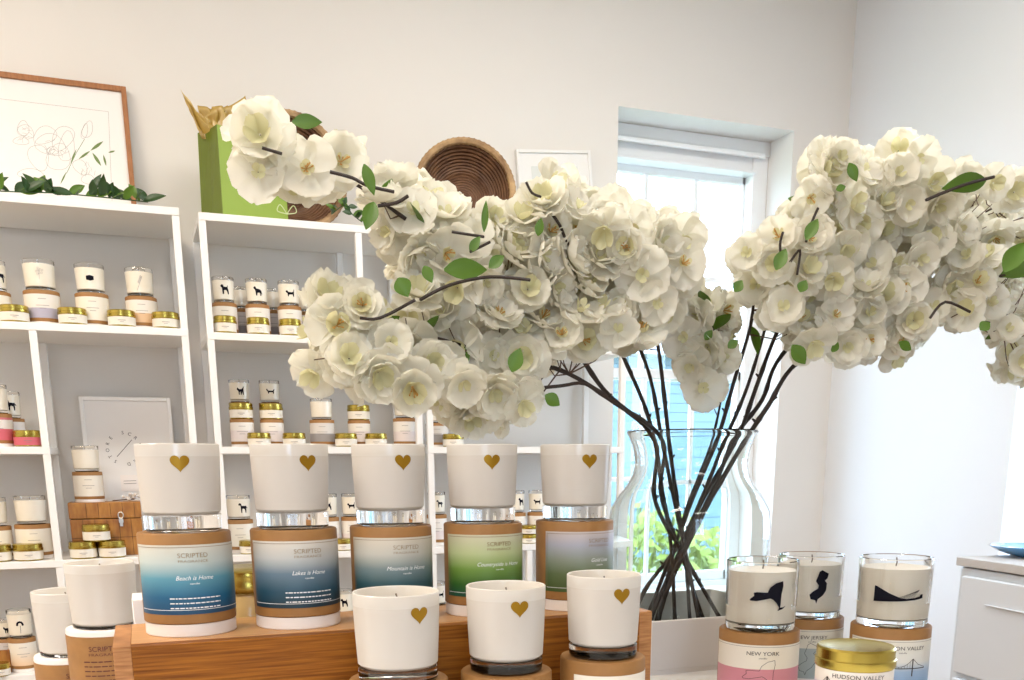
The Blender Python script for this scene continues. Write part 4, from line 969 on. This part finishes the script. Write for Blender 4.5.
# ------------------------------------------------------------------ shelf goods
def stack(px, py, Y, z, r, hb, ht, style, kind, bl_, cl_, grp, deg=0, lab=0):
    x = P(px, py, Y).x
    candle_box(x, Y, z, r * 1.13, hb, lab, style, bl_, grp + ', boxes')
    if cl_: clear_candle(x, Y, z + hb, r, ht, deg, kind, cl_, grp + ', candles', 32)
def tin(px, py, Y, z, lb, grp, r=.036, h=.043, band=None): candle_tin(P(px, py, Y).x, Y, z, r, h, lb, grp, band, 32)

g1 = 'candles on the top shelf of the left unit'
stack(42, 300, 2.985, Z1, .040, .088, .078, 'lilac', 'bouquet', 'small round box with lilac band on the top shelf, left unit', 'small glass candle with grey flower sketch above the lilac banded box', g1)
stack(92, 300, 2.985, Z1, .038, .088, .075, 'plain', 'mark', 'small plain cream box on the top shelf, middle stack of the left unit', 'small glass candle with tiny black mark, middle of the left unit top shelf', g1)
stack(141, 300, 2.985, Z1, .037, .086, .075, 'peach', 'feather', 'small round box with peach band on the top shelf, left unit', 'small glass candle with grey feather above the peach banded box', g1)
stack(-6, 300, 2.985, Z1, .037, .080, .078, 'plain', 'hound', 'small cream box cut by the left photo edge on the top shelf', 'small glass candle with black print cut by the left photo edge, top shelf', g1, 38)
for px, lb in ((14, 'left of the lilac banded box'), (72, 'between the lilac banded and plain boxes'), (121, 'between the plain and peach banded boxes'), (165, 'beside the right post')):
    tin(px, 312, 2.935, Z1, 'gold lidded tin on the top shelf, ' + lb, 'tins on the top shelf of the left unit')
g2 = 'candles in the left compartment with the pink labels'
stack(-3, 430, 2.96, Z2, .036, .086, .075, 'rose', None, 'box with deep pink band at the left photo edge, middle compartment', 'glass candle above the deep pink banded box at the left photo edge', g2)
stack(9, 425, 3.06, Z2, .036, .078, .072, 'rose', 'hound', 'second pink banded box, behind the one at the left photo edge', 'glass candle with black dog behind the left photo edge candle', g2, 20)
tin(27, 433, 2.935, Z2, 'gold lidded tin with pink label in the left compartment', 'pink tin', .035, .043, 'rose')
g3 = 'candles in the compartment left of the chest'
stack(33, 530, 3.00, Z3, .041, .095, .078, 'plain', None, 'cream candle box behind a gold tin, left of the divider post', 'plain cream glass candle left of the divider post', g3)
stack(-6, 530, 3.00, Z3, .039, .092, .078, 'plain', None, 'cream candle box cut by the left photo edge, beside the divider compartment', 'plain cream glass candle cut by the left photo edge', g3)
tin(28, 550, 2.935, Z3, 'gold lidded tin in front of the cream box left of the divider', 'tins left of the divider', .038, .046)
tin(-3, 550, 2.935, Z3, 'gold lidded tin cut by the left photo edge', 'tins left of the divider', .036, .046)
tin(83, 548, 2.935, Z3, 'lower left tin of the three piled before the wooden chest', 'tins before the chest', .0365, .047)
tin(112, 548, 2.935, Z3, 'lower right tin of the three piled before the wooden chest', 'tins before the chest', .0365, .047)
tin(96, 530, 2.935, Z3 + .047, 'top tin of the three piled before the wooden chest', 'tins before the chest', .0365, .047)
x = P(89, 490, 3.03).x
candle_box(x, 3.03, Z3 + .152, .040, .085, 0, 'plain', 'cream round box standing on the wooden chest'); clear_candle(x, 3.03, Z3 + .237, .0365, .072, 0, None, 'cream glass candle on top of the box on the chest', None, 32)
g4 = 'candles on the lowest visible shelf'
stack(23, 650, 2.965, Z4, .032, .095, .080, 'peachfade', 'flower', 'box with peach fading label at bottom left', 'glass candle with dark flower print at bottom left', g4)
t = thing('wooden_tray', 'low brown wooden tray at the bottom left edge', 'tray', (-.46, 2.99, Z4)); m = MB(); m.box(-.07, .07, -.04, .07, 0, .012); m.build('bottom', CRATE, t, bevel=.002)
for a, bxx in enumerate([(-.07, .07, -.046, -.04), (-.07, .07, .07, .076), (-.076, -.07, -.046, .076), (.07, .076, -.046, .076)]): m = MB(); m.box(*bxx, 0, .065); m.build('side', CRATE, t, bevel=.001)
x = P(5, 630, 3.0).x
candle_box(x, 3.0, Z4 + .0122, .030, .078, 0, 'slate', 'dark banded box standing in the wooden tray'); clear_candle(x, 3.0, Z4 + .0902, .026, .055, 10, 'cat', 'tiny dark printed candle above the tray', None, 28)
tin(-1, 660, 2.915, Z4, 'small tin in front of the wooden tray', 'tins at the bottom left', .026, .035)

g5 = 'pet print candles on the top shelf of the middle unit'
Z1b = Z1 - .006
kinds = [('terrier', 224), ('retriever', 257), ('beagle', 289), ('hound', 322)]
names = {'terrier': 'curly terrier', 'retriever': 'long haired retriever', 'beagle': 'beagle', 'hound': 'pointing hound'}
for kd, px in kinds:
    stack(px, 300, 2.985, Z1b, .0305, .088, .070, 'blush', kd, 'blush labelled box under the %s candle' % names[kd], 'small glass candle with black %s print, top shelf of the middle unit' % names[kd], g5, 8)
    tin(px + 1, 322, 2.93, Z1b, 'gold lidded tin in front of the %s candle stack' % names[kd], 'tins before the pet candles', .031, .046)
for px, nx_ in ((241, 'terrier and retriever'), (273, 'retriever and beagle'), (305, 'beagle and hound')):
    stack(px, 300, 3.08, Z1b, .0305, .088, .060, 'slate', None, 'kraft box in the back row between the %s stacks' % nx_, 'plain candle in the back row between the %s stacks' % nx_, 'back row of the middle unit top shelf')
g6 = 'candle stacks on the second shelf of the middle unit'
def tall(px, nm, kd, y=3.0):
    x = P(px, 425, y).x
    candle_box(x, y, Z2, .0345, .080, 0, 'blush', 'box at the bottom of the ' + nm, g6 + ', boxes')
    candle_tin(x, y, Z2 + .080, .034, .046, 'gold lidded tin in the ' + nm, g6 + ', tins', None, 32)
    if kd:
        x2 = P(px - 2, 400, y + .08).x
        candle_box(x2, y + .08, Z2, .034, .132, 0, 'plain', 'tall box behind the ' + nm, g6 + ', boxes'); clear_candle(x2, y + .08, Z2 + .132, .0305, .066, 6, kd, 'glass candle with black %s above the ' % kd + nm, g6 + ', candles', 32)
tall(242, 'first tin stack on the second shelf', 'cat'); tall(272, 'second tin stack on the second shelf', 'dachshund'); tall(359, 'tin stack under the drooping blossoms', None)
tin(259, 436, 2.93, Z2, 'gold lidded tin on the second shelf between the first two stacks', 'tins on the second shelf', .033, .040)
tin(294, 436, 2.93, Z2, 'gold lidded tin on the second shelf right of the dachshund stack', 'tins on the second shelf', .033, .040)
tin(346, 438, 2.93, Z2, 'gold lidded tin on the second shelf above the mountain box', 'tins on the second shelf', .033, .040)
tin(376, 438, 2.93, Z2, 'gold lidded tin under the drooping blossoms', 'tins on the second shelf', .033, .040)
tin(419, 438, 2.93, Z2 , 'gold lidded tin at the right end of the middle unit', 'tins on the second shelf', .033, .040) if 0 else None
stack(322, 425, 2.99, Z2, .033, .080, .062, 'slate', None, 'slate banded box on the second shelf of the middle unit', 'plain glass candle above the slate banded box', g6)
stack(405, 425, 3.00, Z2, .033, .088, .062, 'blush', 'cat', 'blush box beneath the drooping blossoms, right end of the middle unit', 'glass candle with black cat under the drooping blossoms', g6)
tin(453, 438, 2.94, Z2, 'gold lidded tin on the second shelf of the right unit', 'tins on the second shelf of the right unit', .033, .040)
stack(437, 432, 3.02, Z2, .032, .075, .06, 'slate', None, 'slate banded box on the right unit behind a tin', 'plain glass candle on the right unit behind a tin', 'stack at the left end of the right unit')
g7 = 'dog candles seen between the riser boxes'
Z3b = Z3 - .005
for px, kd, lb in ((240, 'hound', 'between the sea-blue and navy stacks'), (329, 'terrier', 'right behind the navy stack'), (352, 'beagle', 'left behind the grey-teal stack'), (437, 'hound', 'between the grey-teal and green stacks'), (516, 'terrier', 'right behind the green stack'), (537, 'beagle', 'left behind the lilac stack')):
    r_ = .0355 if px < 300 else .029
    stack(px, 530, 3.0, Z3b, r_, .098, .072, 'plain' if px < 300 else 'blush', kd, 'shelf box seen ' + lb, 'dog print candle on the shelf seen ' + lb, g7, 25 if px in (240, 437) else (40 if px == 516 else 0))
tin(249, 545, 2.935, Z3b, 'small gold lidded tin seen between the sea-blue and navy boxes', 'tins seen between the boxes', .028, .040)
tin(343, 545, 2.935, Z3b, 'gold lidded tin seen between the navy and grey-teal boxes', 'tins seen between the boxes', .028, .036)
tin(529, 538, 2.935, Z3b, 'lower gold tin seen between the green and lilac boxes', 'tins seen between the boxes', .028, .030); tin(529, 528, 2.935, Z3b + .030, 'upper gold tin seen between the green and lilac boxes', 'tins seen between the boxes', .028, .030)
stack(346, 640, 2.98, Z4, .030, .105, .075, 'plain', 'terrier', 'box on the low shelf behind the grey-teal box', 'dog candle on the low shelf behind the grey-teal box', 'low shelf candles')
stack(437, 640, 2.98, Z4, .034, .115, .075, 'plain', 'beagle', 'box on the low shelf behind the green box', 'dog candle on the low shelf behind the green box', 'low shelf candles', 25)

# ------------------------------------------------------------------ cabinet by the right wall
t = thing('cabinet', 'pale grey cabinet with a drawer standing by the right wall', 'cabinet', (1.955, 1.865, 0), radians(-8))
cw, cd, chh = .46, 1.3, .955
m = MB(); m.box(.004, cw, -cd, 0, 0.06, chh - .026); m.build('body', mat('cabinet_paint', (.60, .64, .67), .5), t, bevel=.003)
m = MB(); m.box(-.006, cw + .004, -cd - .01, .008, chh - .022, chh); m.build('top', GREYTOP, t, bevel=.002)
cp = mat('cabinet_front', (.65, .69, .73), .45)
for a, b_ in ((-.62, -.028), (-1.27, -.65)):
    m = MB(); m.box(-.012, .0035, a, b_, .66, chh - .045); dd = m.build('drawer', cp, t, bevel=.003)
    m = MB(); c_ = (a + b_) / 2; m.box(-.018, -.0125, c_ - .20, c_ + .20, .847, .850); m.build('drawer_handle', cp, dd, bevel=.001)
    m = MB(); m.box(-.012, .0035, a, b_, .08, .645); m.build('door', cp, t, bevel=.003)
m = MB(); m.box(.02, cw - .02, -cd + .02, -.02, 0, .06); m.build('plinth', GREYTOP, t)
bp = onb = P(1026, 548, 1.80)
t = thing('glass_bowl', 'shallow blue glass dish on the grey cabinet', 'bowl', (2.115, 1.80, .955)); m = MB()
m.lathe([(0, 0), (.035, 0), (.04, .003), (.075, .014), (.095, .026), (.0965, .028), (.094, .0285), (.073, .018), (.038, .007), (0, .006)], 48); m.build('bowl', BLUEGL, t)
